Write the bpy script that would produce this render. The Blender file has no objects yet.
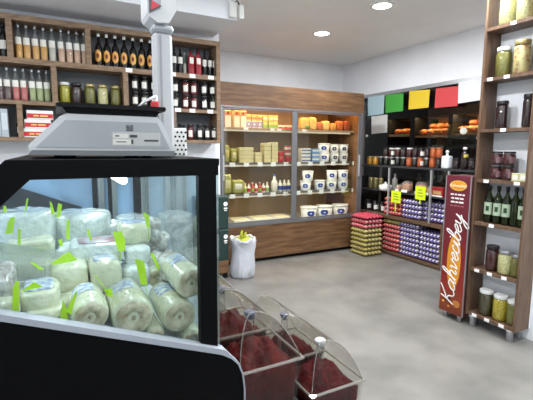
import bpy, bmesh, math, random
from mathutils import Vector, Matrix, noise
random.seed(7)
PI = math.pi
S = bpy.context.scene
COL = S.collection

# ------------------------------------------------------------------ camera
YAW, PIT, ROL, FPX, HC = .479584, .125838, .005497, 400.88, 1.42
_cy, _sy = math.cos(YAW), math.sin(YAW)
FW = Vector((_sy*math.cos(PIT), _cy*math.cos(PIT), -math.sin(PIT)))
_r0 = Vector((_cy, -_sy, 0)); _u0 = _r0.cross(FW)
RT = _r0*math.cos(ROL) + _u0*math.sin(ROL); UP = -_r0*math.sin(ROL) + _u0*math.cos(ROL)
CP = Vector((0, 0, HC))
cam = bpy.data.cameras.new('camera'); camo = bpy.data.objects.new('camera', cam); COL.objects.link(camo)
camo.matrix_world = Matrix(((RT.x, UP.x, -FW.x, CP.x), (RT.y, UP.y, -FW.y, CP.y), (RT.z, UP.z, -FW.z, CP.z), (0, 0, 0, 1)))
cam.sensor_fit = 'HORIZONTAL'; cam.sensor_width = 36; cam.lens = FPX/533*36; cam.clip_start = .02
S.camera = camo
# ------------------------------------------------------------------ world, exposure
W = bpy.data.worlds.new('world'); S.world = W; W.use_nodes = True
W.node_tree.nodes['Background'].inputs[0].default_value = (.80, .90, 1.0, 1)
W.node_tree.nodes['Background'].inputs[1].default_value = 1.2
S.view_settings.view_transform = 'Standard'; S.view_settings.look = 'None'
S.view_settings.exposure = 0.33; S.view_settings.gamma = 1; S.view_settings.use_curve_mapping = False
LAMP_W = 22.0          # each ceiling downlight
LED_W = 1.15            # cheese counter tube
FRIDGE_W = 8.5

# ------------------------------------------------------------------ helpers
def at(x, y, X=None, Y=None, Z=None):
    """photo point -> the place where its sight line meets a real plane of the room"""
    d = FW + RT*((x-266.5)/FPX) - UP*((y-200)/FPX)
    t = (X-CP.x)/d.x if X is not None else (Y-CP.y)/d.y if Y is not None else (Z-CP.z)/d.z
    return CP + d*t
def msize(n, P):
    return n*(Vector(P)-CP).dot(FW)/FPX
def lin(c):
    return tuple(((v/255)/12.92 if v/255 <= .04045 else ((v/255+.055)/1.055)**2.4) for v in c) + (1,)
MATS = {}
def mat(name, col, rough=.5, metal=0, var=0, vs=8, col2=None, stretch=None, bump=0, bs=40, coat=0, emit=0, trans=0, spec=.5, voro=0):
    if name in MATS: return MATS[name]
    m = bpy.data.materials.new(name); m.use_nodes = True; nt = m.node_tree; N = nt.nodes; L = nt.links
    b = N['Principled BSDF']
    b.inputs['Base Color'].default_value = lin(col); b.inputs['Roughness'].default_value = rough
    b.inputs['Metallic'].default_value = metal; b.inputs['Coat Weight'].default_value = coat
    b.inputs['Coat Roughness'].default_value = .08
    b.inputs['Specular IOR Level'].default_value = spec
    b.inputs['Transmission Weight'].default_value = trans
    if emit:
        b.inputs['Emission Color'].default_value = lin(col); b.inputs['Emission Strength'].default_value = emit
    tc = None
    if var or bump or col2:
        tc = N.new('ShaderNodeTexCoord'); mp = N.new('ShaderNodeMapping'); L.new(tc.outputs['Object'], mp.inputs[0])
        if stretch: mp.inputs['Scale'].default_value = stretch
    if var or col2:
        if voro:
            nz = N.new('ShaderNodeTexVoronoi'); nz.inputs['Scale'].default_value = vs; fo = nz.outputs['Distance']
        else:
            nz = N.new('ShaderNodeTexNoise'); nz.inputs['Scale'].default_value = vs; nz.inputs['Detail'].default_value = 5; fo = nz.outputs[0]
        L.new(mp.outputs[0], nz.inputs[0])
        cr = N.new('ShaderNodeValToRGB'); L.new(fo, cr.inputs[0]); L.new(cr.outputs[0], b.inputs['Base Color'])
        c2 = col2 if col2 else tuple(max(0, v*(1-var)) for v in col)
        lo, hi = (.05, .55) if voro else (.36, .64)
        cr.color_ramp.elements[0].position = lo; cr.color_ramp.elements[0].color = lin(c2)
        cr.color_ramp.elements[1].position = hi; cr.color_ramp.elements[1].color = lin(col)
    if bump:
        n2 = N.new('ShaderNodeTexNoise'); n2.inputs['Scale'].default_value = bs; n2.inputs['Detail'].default_value = 4
        L.new(mp.outputs[0], n2.inputs[0]); bp = N.new('ShaderNodeBump'); bp.inputs['Strength'].default_value = bump
        bp.inputs['Distance'].default_value = .01
        L.new(n2.outputs[0], bp.inputs['Height']); L.new(bp.outputs[0], b.inputs['Normal'])
    MATS[name] = m; return m
def glass(name, tint=(255, 255, 255), base=.04, body=0.0, bodycol=(255, 255, 255), rough=.01, bump=0):
    """clear sheet or vessel: transparent with a facing-angle gloss; body adds some solid colour"""
    if name in MATS: return MATS[name]
    m = bpy.data.materials.new(name); m.use_nodes = True; nt = m.node_tree; N = nt.nodes; L = nt.links
    N.remove(N['Principled BSDF']); out = N['Material Output']
    tr = N.new('ShaderNodeBsdfTransparent'); tr.inputs[0].default_value = lin(tint)
    gl = N.new('ShaderNodeBsdfGlossy'); gl.inputs['Roughness'].default_value = rough
    lw = N.new('ShaderNodeLayerWeight'); lw.inputs[0].default_value = .5
    p = N.new('ShaderNodeMath'); p.operation = 'POWER'; p.inputs[1].default_value = 5; L.new(lw.outputs['Facing'], p.inputs[0])
    q = N.new('ShaderNodeMath'); q.operation = 'MULTIPLY_ADD'; q.inputs[1].default_value = 1-base; q.inputs[2].default_value = base
    L.new(p.outputs[0], q.inputs[0])
    src = tr.outputs[0]
    if body:
        df = N.new('ShaderNodeBsdfDiffuse'); df.inputs[0].default_value = lin(bodycol)
        mb = N.new('ShaderNodeMixShader'); mb.inputs[0].default_value = body
        L.new(tr.outputs[0], mb.inputs[1]); L.new(df.outputs[0], mb.inputs[2]); src = mb.outputs[0]
    if bump:
        tc = N.new('ShaderNodeTexCoord'); nz = N.new('ShaderNodeTexNoise'); nz.inputs['Scale'].default_value = 45
        L.new(tc.outputs['Object'], nz.inputs[0]); bp = N.new('ShaderNodeBump'); bp.inputs['Strength'].default_value = bump
        bp.inputs['Distance'].default_value = .01; L.new(nz.outputs[0], bp.inputs['Height']); L.new(bp.outputs[0], gl.inputs['Normal']); L.new(bp.outputs[0], lw.inputs['Normal'])
    mx = N.new('ShaderNodeMixShader'); L.new(q.outputs[0], mx.inputs[0]); L.new(src, mx.inputs[1]); L.new(gl.outputs[0], mx.inputs[2])
    L.new(mx.outputs[0], out.inputs[0]); MATS[name] = m; return m

class MB:
    """collects geometry for ONE mesh"""
    def __init__(s): s.v = []; s.f = []; s.sm = []
    def add(s, vs, fs, smooth=False):
        o = len(s.v); s.v += [tuple(v) for v in vs]; s.f += [tuple(i+o for i in f) for f in fs]; s.sm += [smooth]*len(fs); return s
    def box(s, x0, x1, y0, y1, z0, z1):
        return s.add([(x0,y0,z0),(x1,y0,z0),(x1,y1,z0),(x0,y1,z0),(x0,y0,z1),(x1,y0,z1),(x1,y1,z1),(x0,y1,z1)],
                     [(0,3,2,1),(4,5,6,7),(0,1,5,4),(1,2,6,5),(2,3,7,6),(3,0,4,7)])
    def bbox(s, x0, x1, y0, y1, z0, z1, b=.004):
        """box with chamfered vertical and top/bottom edges"""
        def ring(z, d): return [(x0+b+d*0+0, y0+d, z), (x1-b, y0+d, z), (x1-d, y0+b, z), (x1-d, y1-b, z), (x1-b, y1-d, z), (x0+b, y1-d, z), (x0+d, y1-b, z), (x0+d, y0+b, z)]
        vs = ring(z0, b*.7)+ring(z0+b, 0)+ring(z1-b, 0)+ring(z1, b*.7); fs = [tuple(range(7, -1, -1)), tuple(range(24, 32))]
        for k in range(3):
            for i in range(8): j = (i+1) % 8; fs.append((k*8+i, k*8+j, k*8+8+j, k*8+8+i))
        return s.add(vs, fs)
    def lathe(s, prof, n=16, c=(0,0,0), ax='z', smooth=True, cap=True):
        """prof: list of (r, h) going up"""
        vs = []; fs = []
        for r, h in prof:
            for i in range(n):
                a = 2*PI*i/n; p = (r*math.cos(a), r*math.sin(a), h)
                if ax == 'y': p = (p[0], h, -p[1])
                if ax == 'x': p = (h, p[0], p[1])
                vs.append((p[0]+c[0], p[1]+c[1], p[2]+c[2]))
        for k in range(len(prof)-1):
            for i in range(n): j = (i+1) % n; fs.append((k*n+i, k*n+j, k*n+n+j, k*n+n+i))
        s.add(vs, fs, smooth)
        if cap:
            o = len(s.v)-len(vs)
            s.f.append(tuple(o+i for i in range(n-1, -1, -1))); s.f.append(tuple(o+(len(prof)-1)*n+i for i in range(n))); s.sm += [False, False]
        return s
    def prism(s, poly, a, b, ax='y', smooth=False):
        """poly in the two other axes, extruded from a to b along ax"""
        n = len(poly)
        def P(p, t): return (p[0], t, p[1]) if ax == 'y' else (t, p[0], p[1]) if ax == 'x' else (p[0], p[1], t)
        vs = [P(p, a) for p in poly]+[P(p, b) for p in poly]
        s.add(vs, [tuple(range(n)), tuple(range(2*n-1, n-1, -1))])
        o = len(s.v)-2*n
        for i in range(n): j = (i+1) % n; s.f.append((o+i, o+n+i, o+n+j, o+j)); s.sm.append(smooth)
        return s
    def tube(s, pts, r, n=8):
        pts = [Vector(p) for p in pts]; vs = []; fs = []
        for k, p in enumerate(pts):
            d = (pts[min(k+1, len(pts)-1)]-pts[max(k-1, 0)]).normalized()
            a = d.orthogonal().normalized(); b = d.cross(a)
            if k and a.dot(pa) < 0: a = -a; b = -b
            pa = a; rr = r[k] if isinstance(r, (list, tuple)) else r
            for i in range(n):
                t = 2*PI*i/n; vs.append(p+a*rr*math.cos(t)+b*rr*math.sin(t))
        for k in range(len(pts)-1):
            for i in range(n): j = (i+1) % n; fs.append((k*n+i, k*n+j, k*n+n+j, k*n+n+i))
        fs += [tuple(range(n-1, -1, -1)), tuple((len(pts)-1)*n+i for i in range(n))]
        return s.add(vs, fs, True)
    def sup(s, a, b, c, e1=.3, e2=.3, n=24, m=12, ctr=(0,0,0), nz=0, nf=20, seed=0, dents=None):
        """rounded solid: superellipsoid with half sizes a, b, c, surface wrinkled by nz"""
        def pw(v, e): return math.copysign(abs(v)**e, v)
        vs = []; fs = []
        for k in range(m+1):
            ph = -PI/2+PI*k/m
            for i in range(n):
                th = 2*PI*i/n
                p = Vector((a*pw(math.cos(ph), e1)*pw(math.cos(th), e2), b*pw(math.cos(ph), e1)*pw(math.sin(th), e2), c*pw(math.sin(ph), e1)))
                if nz: p += p.normalized()*nz*noise.noise(p*nf+Vector((seed*3.1, seed*1.7, 0)))
                vs.append(p+Vector(ctr))
        for k in range(m):
            for i in range(n): j = (i+1) % n; fs.append((k*n+i, k*n+j, k*n+n+j, k*n+n+i))
        return s.add(vs, fs, True)
    def mesh(s, name, m):
        me = bpy.data.meshes.new(name); me.from_pydata(s.v, [], s.f); me.polygons.foreach_set('use_smooth', s.sm)
        if m: me.materials.append(m)
        me.update(); return me
    def build(s, name, m, parent=None, loc=(0,0,0)):
        return obj(name, s.mesh(name, m), parent, loc)
def obj(name, me, parent=None, loc=(0,0,0), m=None):
    o = bpy.data.objects.new(name, me); COL.objects.link(o); o.location = loc
    if parent: o.parent = parent
    if m: o.material_slots[0].link = 'OBJECT'; o.material_slots[0].material = m
    return o
def tag(o, label, cat, group=None):
    o['label'] = label; o['category'] = cat
    if group: o['group'] = group
    return o
def thing(name, label, cat, loc=(0,0,0), rz=0, group=None):
    o = bpy.data.objects.new(name, None); COL.objects.link(o); o.location = loc; o.rotation_euler = (0,0,rz)
    o.empty_display_size = .05
    return tag(o, label, cat, group)
def struct(name, mb, m, parent=None):
    o = mb.build(name, m, parent)
    if not parent: o['kind'] = 'structure'
    return o
CACHE = {}
def cached(key, fn):
    if key not in CACHE: CACHE[key] = fn()
    return CACHE[key]
ORD = ['first','second','third','fourth','fifth','sixth','seventh','eighth','ninth','tenth','eleventh','twelfth','thirteenth','fourteenth','fifteenth']

# ------------------------------------------------------------------ materials
M_wall = mat('white_plaster', (240,243,248), .85, var=.02, vs=3)
M_ceil = mat('ceiling_paint', (244,243,241), .9, var=.02, vs=2)
M_floor = mat('polished_concrete', (134,132,127), .36, var=0, vs=2.6, col2=(112,111,107), bump=.03, bs=9)
M_wood = mat('oak_laminate', (122,90,60), .5, vs=4, col2=(94,66,42), stretch=(1,6,9), bump=.05)
M_woodz = mat('walnut_laminate', (112,86,66), .5, vs=5, col2=(86,64,48), stretch=(12,12,1.2), bump=.05)
M_woodl = mat('light_oak', (146,120,94), .55, vs=5, col2=(116,92,70), stretch=(2,10,10), bump=.04)
M_black = mat('black_gloss', (5,5,7), .45, spec=.1)
M_blackm = mat('black_matt', (12,12,13), .6, spec=.2)
M_dark = mat('dark_panel', (44,46,50), .7); M_back = mat('grey_back_panel', (112,116,120), .7)
M_door = mat('anodised_frame', (132,134,138), .4, metal=.6)
M_alu = mat('brushed_aluminium', (168,170,173), .35, metal=.75)
M_steel = mat('satin_steel', (206,208,212), .3, metal=.6)
M_white = mat('white_plastic', (232,233,230), .4)
M_tagw = mat('price_card', (250,250,248), .6)
M_label = mat('paper_label', (232,230,222), .6)
M_glass = glass('window_glass', (246,248,246))
M_acr = glass('clear_acrylic', (246,246,244), base=.018, body=.006)
M_jarg = glass('jar_glass', (246,248,246), base=.06)
M_green_tag = mat('fluorescent_card', (190,238,20), .5, emit=0)

# ------------------------------------------------------------------ the room
XW, YB, ZC = 4.40, 5.65, 2.83
struct('floor', MB().box(-2.2, 7.0, -2.7, 7.2, -.1, 0), M_floor)
struct('ceiling', MB().box(-2.2, 7.0, -2.7, 7.2, ZC, ZC+.1), M_ceil)
struct('wall_back', MB().box(1.62, XW+.12, YB, YB+.12, 0, ZC), M_wall)
struct('wall_back_left', MB().box(-2.2, 1.62, 4.25, YB+.12, 0, ZC), M_wall)
struct('wall_left', MB().box(-2.3, -2.2, -2.7, 4.25, 0, ZC), M_wall)
# right wall with the internal bakery window
WY0, WY1, WZ0, WZ1 = 2.2, 5.20, .0, 2.28
struct('wall_right', MB().box(XW, XW+.12, WY0, YB, WZ1, ZC).box(XW, XW+.12, WY1, YB, 0, WZ1).box(XW, XW+.12, 2.08, WY0, 0, ZC), M_wall)
struct('wall_right_near', MB().box(3.10, XW+.12, -2.7, 2.08, 0, ZC), M_wall)
# unseen shop front behind the camera, its window added to let in daylight
struct('wall_front', MB().box(-2.2, 3.10, -2.8, -2.7, 2.5, ZC).box(-2.2, 3.1, -2.8, -2.7, 0, .3).box(-2.2, -1.8, -2.8, -2.7, .3, 2.5).box(2.7, 3.1, -2.8, -2.7, .3, 2.5), M_wall)
wf = struct('window_added', MB().box(-1.8, 2.7, -2.76, -2.75, .3, 2.5), M_glass)
struct('window_frame', MB().box(-1.8, 2.7, -2.79, -2.71, .3, .36).box(-1.8, 2.7, -2.79, -2.71, 2.44, 2.5).box(-1.8, -1.74, -2.79, -2.71, .36, 2.44).box(2.64, 2.7, -2.79, -2.71, .36, 2.44).box(.42, .48, -2.79, -2.71, .36, 2.44), M_alu, wf)
# boxed beam above the left shelves
struct('trim_1', MB().box(-2.2, 1.54, 3.58, 4.25, 2.60, ZC), M_wall)
# bakery room behind the window
bk = MB().box(XW+.12, 7.0, 7.0, 7.1, 0, ZC).box(6.9, 7.0, 1.0, 7.0, 0, ZC).box(XW+.12, 7.0, .9, 1.0, 0, ZC)
struct('wall_bakery', bk, mat('bakery_dark_wall', (24,22,22), .8))
w2 = struct('window_2', MB().box(XW+.055, XW+.063, WY0+.03, WY1-.03, .03, WZ1-.05), M_glass)
struct('window_frame', MB().box(XW-.02, XW+.10, WY0, WY1, WZ1-.05, WZ1).box(XW-.02, XW+.10, WY1-.035, WY1, 0, WZ1-.05).box(XW-.02, XW+.1, WY0, WY0+.03, 0, WZ1-.05).box(XW-.02, XW+.1, WY0+.03, WY1-.035, 0, .03), M_alu, w2)
struct('black_band', MB().box(XW+.065, XW+.072, WY0+.03, WY1-.035, 2.05, WZ1-.05).box(XW+.065, XW+.072, WY0+.03, WY1-.035, .03, 1.0), M_blackm, w2)

# ------------------------------------------------------------------ ceiling downlights
def downlight(x, y, label):
    t = thing('ceiling_downlight', label, 'ceiling light', (x, y, ZC), 0, 'round ceiling downlights')
    obj('trim_ring', cached('dlr', lambda: MB().lathe([(.085,-.002),(.088,-.012),(.118,-.012),(.124,-.004),(.124,0)], 32, cap=False).mesh('trim_ring', M_white)), t)
    obj('diffuser', cached('dld', lambda: MB().lathe([(.088,-.008),(.088,-.003)], 32).mesh('diffuser', mat('lamp_diffuser', (255,250,240), .5, emit=14))), t)
    l = bpy.data.lights.new('downlight', 'AREA'); l.shape = 'DISK'; l.size = .17; l.energy = LAMP_W; l.color = (.97, .98, 1.0)
    lo = bpy.data.objects.new('lamp_light', l); COL.objects.link(lo); lo.location = (0, 0, -.02); lo.parent = t
downlight(2.91, 3.156, 'round ceiling downlight nearer the camera, at the top edge')
downlight(2.945, 4.22, 'round ceiling downlight nearer the glass-door fridge')
for i, (x, y) in enumerate(((2.7, 2.05), (2.7, .95), (2.4, -.6), (1.3, 2.25), (1.3, 1.2), (.6, -.9), (-.9, 2.25), (-.9, 1.0))):
    downlight(x, y, f'ceiling downlight above the picture, {ORD[i]} counted from the tall right shelf')
# sensor on the corner of the boxed beam
p = at(238, 12, Y=3.57)
t = thing('alarm_sensor', 'small white sensor with a side flap on the corner of the boxed beam', 'sensor', (1.53, 3.575, 2.61))
MB().bbox(-.075, -.005, -.045, 0, 0, .13, .006).build('housing', M_white, t)
MB().bbox(.008, .055, -.07, -.03, -.01, .11, .006).build('flap', M_white, t)
MB().tube([(-.02, -.02, .125), (.0, -.03, .16), (.012, -.03, .14), (.02, -.04, .11)], .006, 6).build('cable', M_dark, t)

# ------------------------------------------------------------------ glass-door fridge
FX0, FX1, FY, FZ = 1.70, 3.82, 4.43, 2.19
fr = thing('display_fridge', 'long wood-clad fridge with two aluminium sliding glass doors on the back wall', 'fridge', (0, 0, 0))
M_ply = mat('fridge_lining', (150,140,128), .5, var=.12, vs=4)
MB().box(FX0, FX1, FY, FY+.03, 1.925, FZ).build('header_panel', M_wood, fr)
MB().box(FX0, FX1, FY+.03, 5.25, FZ-.06, FZ).box(FX0, FX0+.04, FY+.03, 5.25, .06, FZ-.06).box(FX1-.04, FX1, FY+.03, 5.25, .06, FZ-.06).build('carcass', M_wood, fr)
MB().box(FX0+.04, FX1-.04, 5.20, 5.25, .45, FZ-.06).build('back_panel', mat('fridge_back', (184,154,114), .35, var=.15, vs=3), fr)
MB().box(FX0, FX1, FY, FY+.03, .05, .475).build('base_panel', M_wood, fr)
MB().box(FX0+.02, FX1-.02, FY+.06, 5.2, 0, .06).build('toe_kick', M_blackm, fr)
MB().box(FX0+.04, FX1-.04, FY+.03, 5.2, .40, .455).build('deck', mat('deck_white', (214,208,192), .4), fr)
SHZ = (1.685, 1.252, .862)
for z in SHZ:
    sh = MB().box(FX0+.04, FX1-.04, 4.56, 5.18, z-.025, z).build('shelf', mat('fridge_shelf', (176,150,120), .5) if z > 1.5 else mat('grey_shelf', (104,102,98), .5), fr)
    if z < 1.5:
        k = 0
        xs = [FX0+.16+.19*i for i in range(11)]
        for x in xs: MB().box(x, x+.07, 4.552, 4.559, z-.048, z+.004).build('price_tag', M_tagw, sh)
    else:
        for x in (2.05, 2.42, 2.52, 2.9): MB().box(x, x+.06, 4.552, 4.559, z-.032, z-.002).build('price_tag', M_tagw, sh)
MB().box(FX0, FX1, FY-.01, FY+.05, 1.905, 1.925).box(FX0, FX1, FY-.01, FY+.05, .475, .505).box(FX0, FX0+.02, FY-.01, FY+.05, .505, 1.905).box(FX1-.04, FX1, FY-.01, FY+.05, .505, 1.905).build('door_track', M_door, fr)
for x0, x1, y0, wl, wr in ((FX0+.02, 2.755, FY+.012, .02, .07), (2.665, FX1-.04, FY-.006, .07, .04)):
    d = MB().box(x0, x0+wl, y0, y0+.016, .51, 1.90).box(x1-wr, x1, y0, y0+.016, .51, 1.90).box(x0+wl, x1-wr, y0, y0+.016, .51, .53).box(x0+wl, x1-wr, y0, y0+.016, 1.885, 1.90).build('sliding_door', M_door, fr)
    MB().box(x0+wl, x1-wr, y0+.006, y0+.011, .53, 1.885).build('pane', M_glass, d)
    hx = x0+.002 if x0 < 2 else x1-.03
    MB().bbox(hx, hx+.018, y0-.022, y0-.0005, 1.05, 1.35, .004).build('handle', M_steel, d)
def strip(parent, x0, x1, y, z, w, col, W):
    MB().box(x0, x1, y-.015, y+.015, z, z+.02).build('light_strip', mat('strip_%d' % col[2], col, .5, emit=.25), parent)
    l = bpy.data.lights.new('strip_light', 'AREA'); l.shape = 'RECTANGLE'; l.size = x1-x0; l.size_y = .03; l.energy = W; l.color = lin(col)[:3]
    o = bpy.data.objects.new('strip_lamp', l); COL.objects.link(o); o.location = ((x0+x1)/2, y, z-.01); o.parent = parent
strip(fr, FX0+.1, FX1-.1, 4.53, 2.05, .03, (255,200,132), FRIDGE_W*1.9)
for z in SHZ: strip(fr, FX0+.1, FX1-.1, 4.60, z-.046, .03, (255,238,214), FRIDGE_W*.38)  # added strips under the shelves, no such lamps seen, brighten the interior

def fx(px, Y=4.64): return at(px, 160, Y=Y).x
FYI = 4.64
def pk_box(name, px0, px1, z, h, body, band, label, cat, grp=None, depth=.10, zoff=0, bandpos=(.35, .7), mark=None):
    x0, x1 = fx(px0), fx(px1); w = (x1-x0)*.94
    t = thing(name, label, cat, ((x0+x1)/2, FYI, z+zoff), 0, grp)
    MB().bbox(-w/2, w/2, -depth/2, depth/2, 0, h, .004).build('carton', body, t)
    if band: MB().box(-w/2*.98, w/2*.98, -depth/2-.0015, -depth/2, h*bandpos[0], h*bandpos[1]).build('print', band, t)
    if mark: MB().lathe([(min(w, h)*.2, 0), (min(w, h)*.2, .001)], 12, c=(0, -depth/2-.003, h*sum(bandpos)/2), ax='y').build('emblem', mark, t)
    return t
C = lambda n, c, **k: mat(n, c, k.pop('rough', .45), **k)
m_or = C('print_orange', (206,138,92)); m_yel = C('print_yellow', (218,200,110)); m_pur = C('print_purple', (160,146,190)); m_grn = C('print_green', (146,186,66))
m_wh = C('pack_white', (232,226,210)); m_red = C('print_red', (196,40,46)); m_cream = C('cheese_pack', (222,208,154)); m_blue = C('print_blue', (40,70,160)); m_lb = C('print_light_blue', (120,160,210))
m_brn = C('print_brown', (110,70,50)); m_pack = C('pack_olive', (168,164,84))
z = SHZ[0]+.001
for i, (a, b) in enumerate(((222.5,229), (231.5,237.5), (238,244))):
    pk_box('milk_carton', a+1, b+1, z, .20, m_wh, m_or, f'tall white and orange carton, {ORD[i]} from the left on the top fridge shelf', 'carton', 'cartons on the top fridge shelf', bandpos=(.7, .97), mark=m_brn)
for i, px in enumerate((247, 252.5, 258)):
    pk_box('noodle_pack', px-2.6, px+2.6, z, .085, m_wh, m_pur, f'small purple packet, {ORD[i]} from the left in the lower row of the top fridge shelf', 'packet', 'purple packets', bandpos=(.1, .9), mark=m_wh)
    pk_box('butter_pack', px-2.6, px+2.6, z, .075, m_yel, m_or, f'yellow packet stacked on the {ORD[i]} purple packet from the left', 'packet', 'yellow packets', zoff=.0855, bandpos=(.3, .6))
for i, px in enumerate((263.5, 269, 273.5)):
    pk_box('herb_pack', px-2.5, px+2.3, z, .085, m_grn, m_yel, f'small green packet, {ORD[i]} from the left on the top fridge shelf', 'packet', 'green packets', bandpos=(.5, .9))
    pk_box('butter_pack', px-2.5, px+2.3, z, .075, m_yel, m_wh, f'yellow packet stacked on the {ORD[i]} green packet from the left', 'packet', 'yellow packets', zoff=.0855, bandpos=(.3, .6))
for i, px in enumerate((278.5, 283.5, 288)):
    pk_box('butter_block', px-2.2, px+2.2, z, .045, m_wh, m_red, f'low white and red block, {ORD[i]} from the left beside the green packets', 'packet', 'low white blocks', bandpos=(.0, .5))
# second shelf left
z = SHZ[1]+.001
def soft(name, px0, px1, z, h, m, label, cat, grp=None, depth=.1, band=None, Y=FYI):
    x0, x1 = fx(px0, Y), fx(px1, Y); w = (x1-x0)*.96
    t = thing(name, label, cat, ((x0+x1)/2, Y, z+.005), 0, grp)
    MB().sup(w/2, depth/2, h/2, .35, .4, 20, 10, (0, 0, h/2), .006, 30, px0).build('wrapper', m, t)
    if band: MB().sup(w/2*.7, depth/2+.002, h*.25, .3, .3, 16, 8, (0, -.002, h/2)).build('print', band, t)
    return t
soft('cheese_bag', 223.5, 228.5, z, .21, m_pack, 'upright olive and yellow bag at the left end of the second fridge shelf', 'bag', band=m_yel)
soft('cheese_bag', 229.5, 236, z, .17, m_pack, 'olive bag beside the stacked cheese blocks on the second fridge shelf', 'bag', band=m_cream)
def stack(name, px0, px1, z, n, h, m, desc, cat, grp, depth=.12, band=None, mark=None):
    for k in range(n):
        lvl = 'bottom one' if k == 0 else 'top one' if k == n-1 else ORD[k]+' up'
        pk_box(name, px0, px1, z, h*.93, m, band, f'{desc}, {lvl}', cat, grp, depth, zoff=k*h, mark=mark)
stack('cheese_block', 237, 252, z, 4, .048, m_cream, 'wide pale yellow cheese block on the second fridge shelf', 'cheese', 'wide cheese blocks')
stack('cheese_block', 253, 260, z, 3, .043, m_cream, 'small pale cheese block between two taller stacks on the second fridge shelf', 'cheese', 'small cheese blocks')
stack('cheese_block', 262, 269, z, 5, .05, m_cream, 'cheese block in the left tall column on the second fridge shelf', 'cheese', 'column cheese blocks')
stack('cheese_block', 269.5, 276, z, 5, .052, m_cream, 'cheese block in the right tall column on the second fridge shelf', 'cheese', 'column cheese blocks')
def can(px, Y, z, r, h, body, lid, name, label, cat, grp, band=None):
    x = fx(px, Y); t = thing(name, label, cat, (x, Y, z), 0, grp)
    obj('body', cached(('can', r, h), lambda: MB().lathe([(r*.95,0),(r,.004),(r,h-.006),(r*.95,h-.003)], 18).mesh('body', body)), t, m=body)
    obj('lid', cached(('canl', r, h), lambda: MB().lathe([(r*.97,h-.003),(r*.97,h),(r*.85,h)], 18).mesh('lid', lid)), t, m=lid)
    if band: obj('label', cached(('canb', r, h), lambda: MB().lathe([(r*1.01,h*.25),(r*1.01,h*.75)], 18, cap=False).mesh('label', band)), t, m=band)
for k in range(2): can(280.5, 4.64, z+k*.072, .042, .07, m_red, M_steel, 'tomato_can', 'red tin in the shorter stack by the door post, ' + ('upper' if k else 'lower') + ' one', 'tin', 'red tins')
for k in range(3): can(287.5, 4.64, z+k*.072, .042, .07, m_red, M_steel, 'tomato_can', 'red tin in the taller stack by the door post, ' + ('bottom', 'middle', 'top')[k] + ' one', 'tin', 'red tins', m_wh if k else None)
# third shelf left
z = SHZ[2]+.001
soft('pasta_bag', 222.5, 230.5, z, .24, m_pack, 'tall olive bag at the left end of the third fridge shelf', 'bag', band=m_cream)
soft('pasta_bag', 231, 243, z, .17, m_pack, 'wide olive bag with a white label on the third fridge shelf', 'bag', band=m_wh)
def bottle_mesh(r, h, neck=.38, shoulder=.55, sq=False):
    n = 4 if sq else 16
    return [(r*.9,0),(r,.006),(r,h*shoulder),(r*.9,h*(shoulder+.05)),(r*neck,h*(shoulder+.2)),(r*neck*.95,h*.93)]
def small_bottle(px, z, r, h, body, cap, label, grp, Y=FYI, lab=None, name='bottle', cat='bottle'):
    x = fx(px, Y); t = thing(name, label, cat, (x, Y, z), 0, grp)
    obj('body', cached(('sb', r, h), lambda: MB().lathe(bottle_mesh(r, h), 16).mesh('body', body)), t, m=body)
    obj('cap', cached(('sbc', r, h), lambda: MB().lathe([(r*.45,h*.92),(r*.45,h)], 14).mesh('cap', cap)), t, m=cap)
    if lab: obj('label', cached(('sbl', r, h), lambda: MB().lathe([(r*1.015,h*.14),(r*1.015,h*.45)], 16, cap=False).mesh('label', lab)), t, m=lab)
cols = (m_cream, m_wh, m_red, m_wh, m_red, m_wh, m_wh)
for i in range(7): small_bottle(245+i*3.7, z, .024, .13, cols[i], m_red if i % 2 else m_wh, f'small yoghurt drink bottle, {ORD[i]} from the left on the third fridge shelf', 'small drink bottles', lab=m_red if i % 2 else m_grn)
small_bottle(274.5, z, .042, .225, m_wh, C('cap_blue', (60,90,170)), 'large white milk bottle with a blue cap on the third fridge shelf', None)
for i in range(3): small_bottle(280.3+i*4.2, z, .027, .17, m_wh, M_blackm, f'slim white bottle with a dark print, {ORD[i]} from the left by the door post', 'slim white bottles', lab=m_blue)
# trays on the fridge deck, left
z = .456
for i, (a, b) in enumerate(((230, 250), (251, 272), (273, 289))):
    x0, x1 = fx(a, 4.7), fx(b, 4.7); t = thing('cheese_tray', f'shallow cream-coloured tray on the fridge deck, {ORD[i]} from the left', 'tray', ((x0+x1)/2, 4.75, z), 0, 'trays on the fridge deck')
    w = (x1-x0)/2*.97
    MB().box(-w, w, -.16, -.15, 0, .06).box(-w, w, .15, .16, 0, .06).box(-w, -w+.01, -.15, .15, 0, .06).box(w-.01, w, -.15, .15, 0, .06).box(-w+.01, w-.01, -.15, .15, 0, .008).build('tub', M_white, t)
    MB().sup(w-.02, .13, .028, .2, .2, 20, 8, (0, 0, .04), .004, 20, i).build('cheese_slab', C('cream_cheese', (238,226,184)), t)
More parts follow.
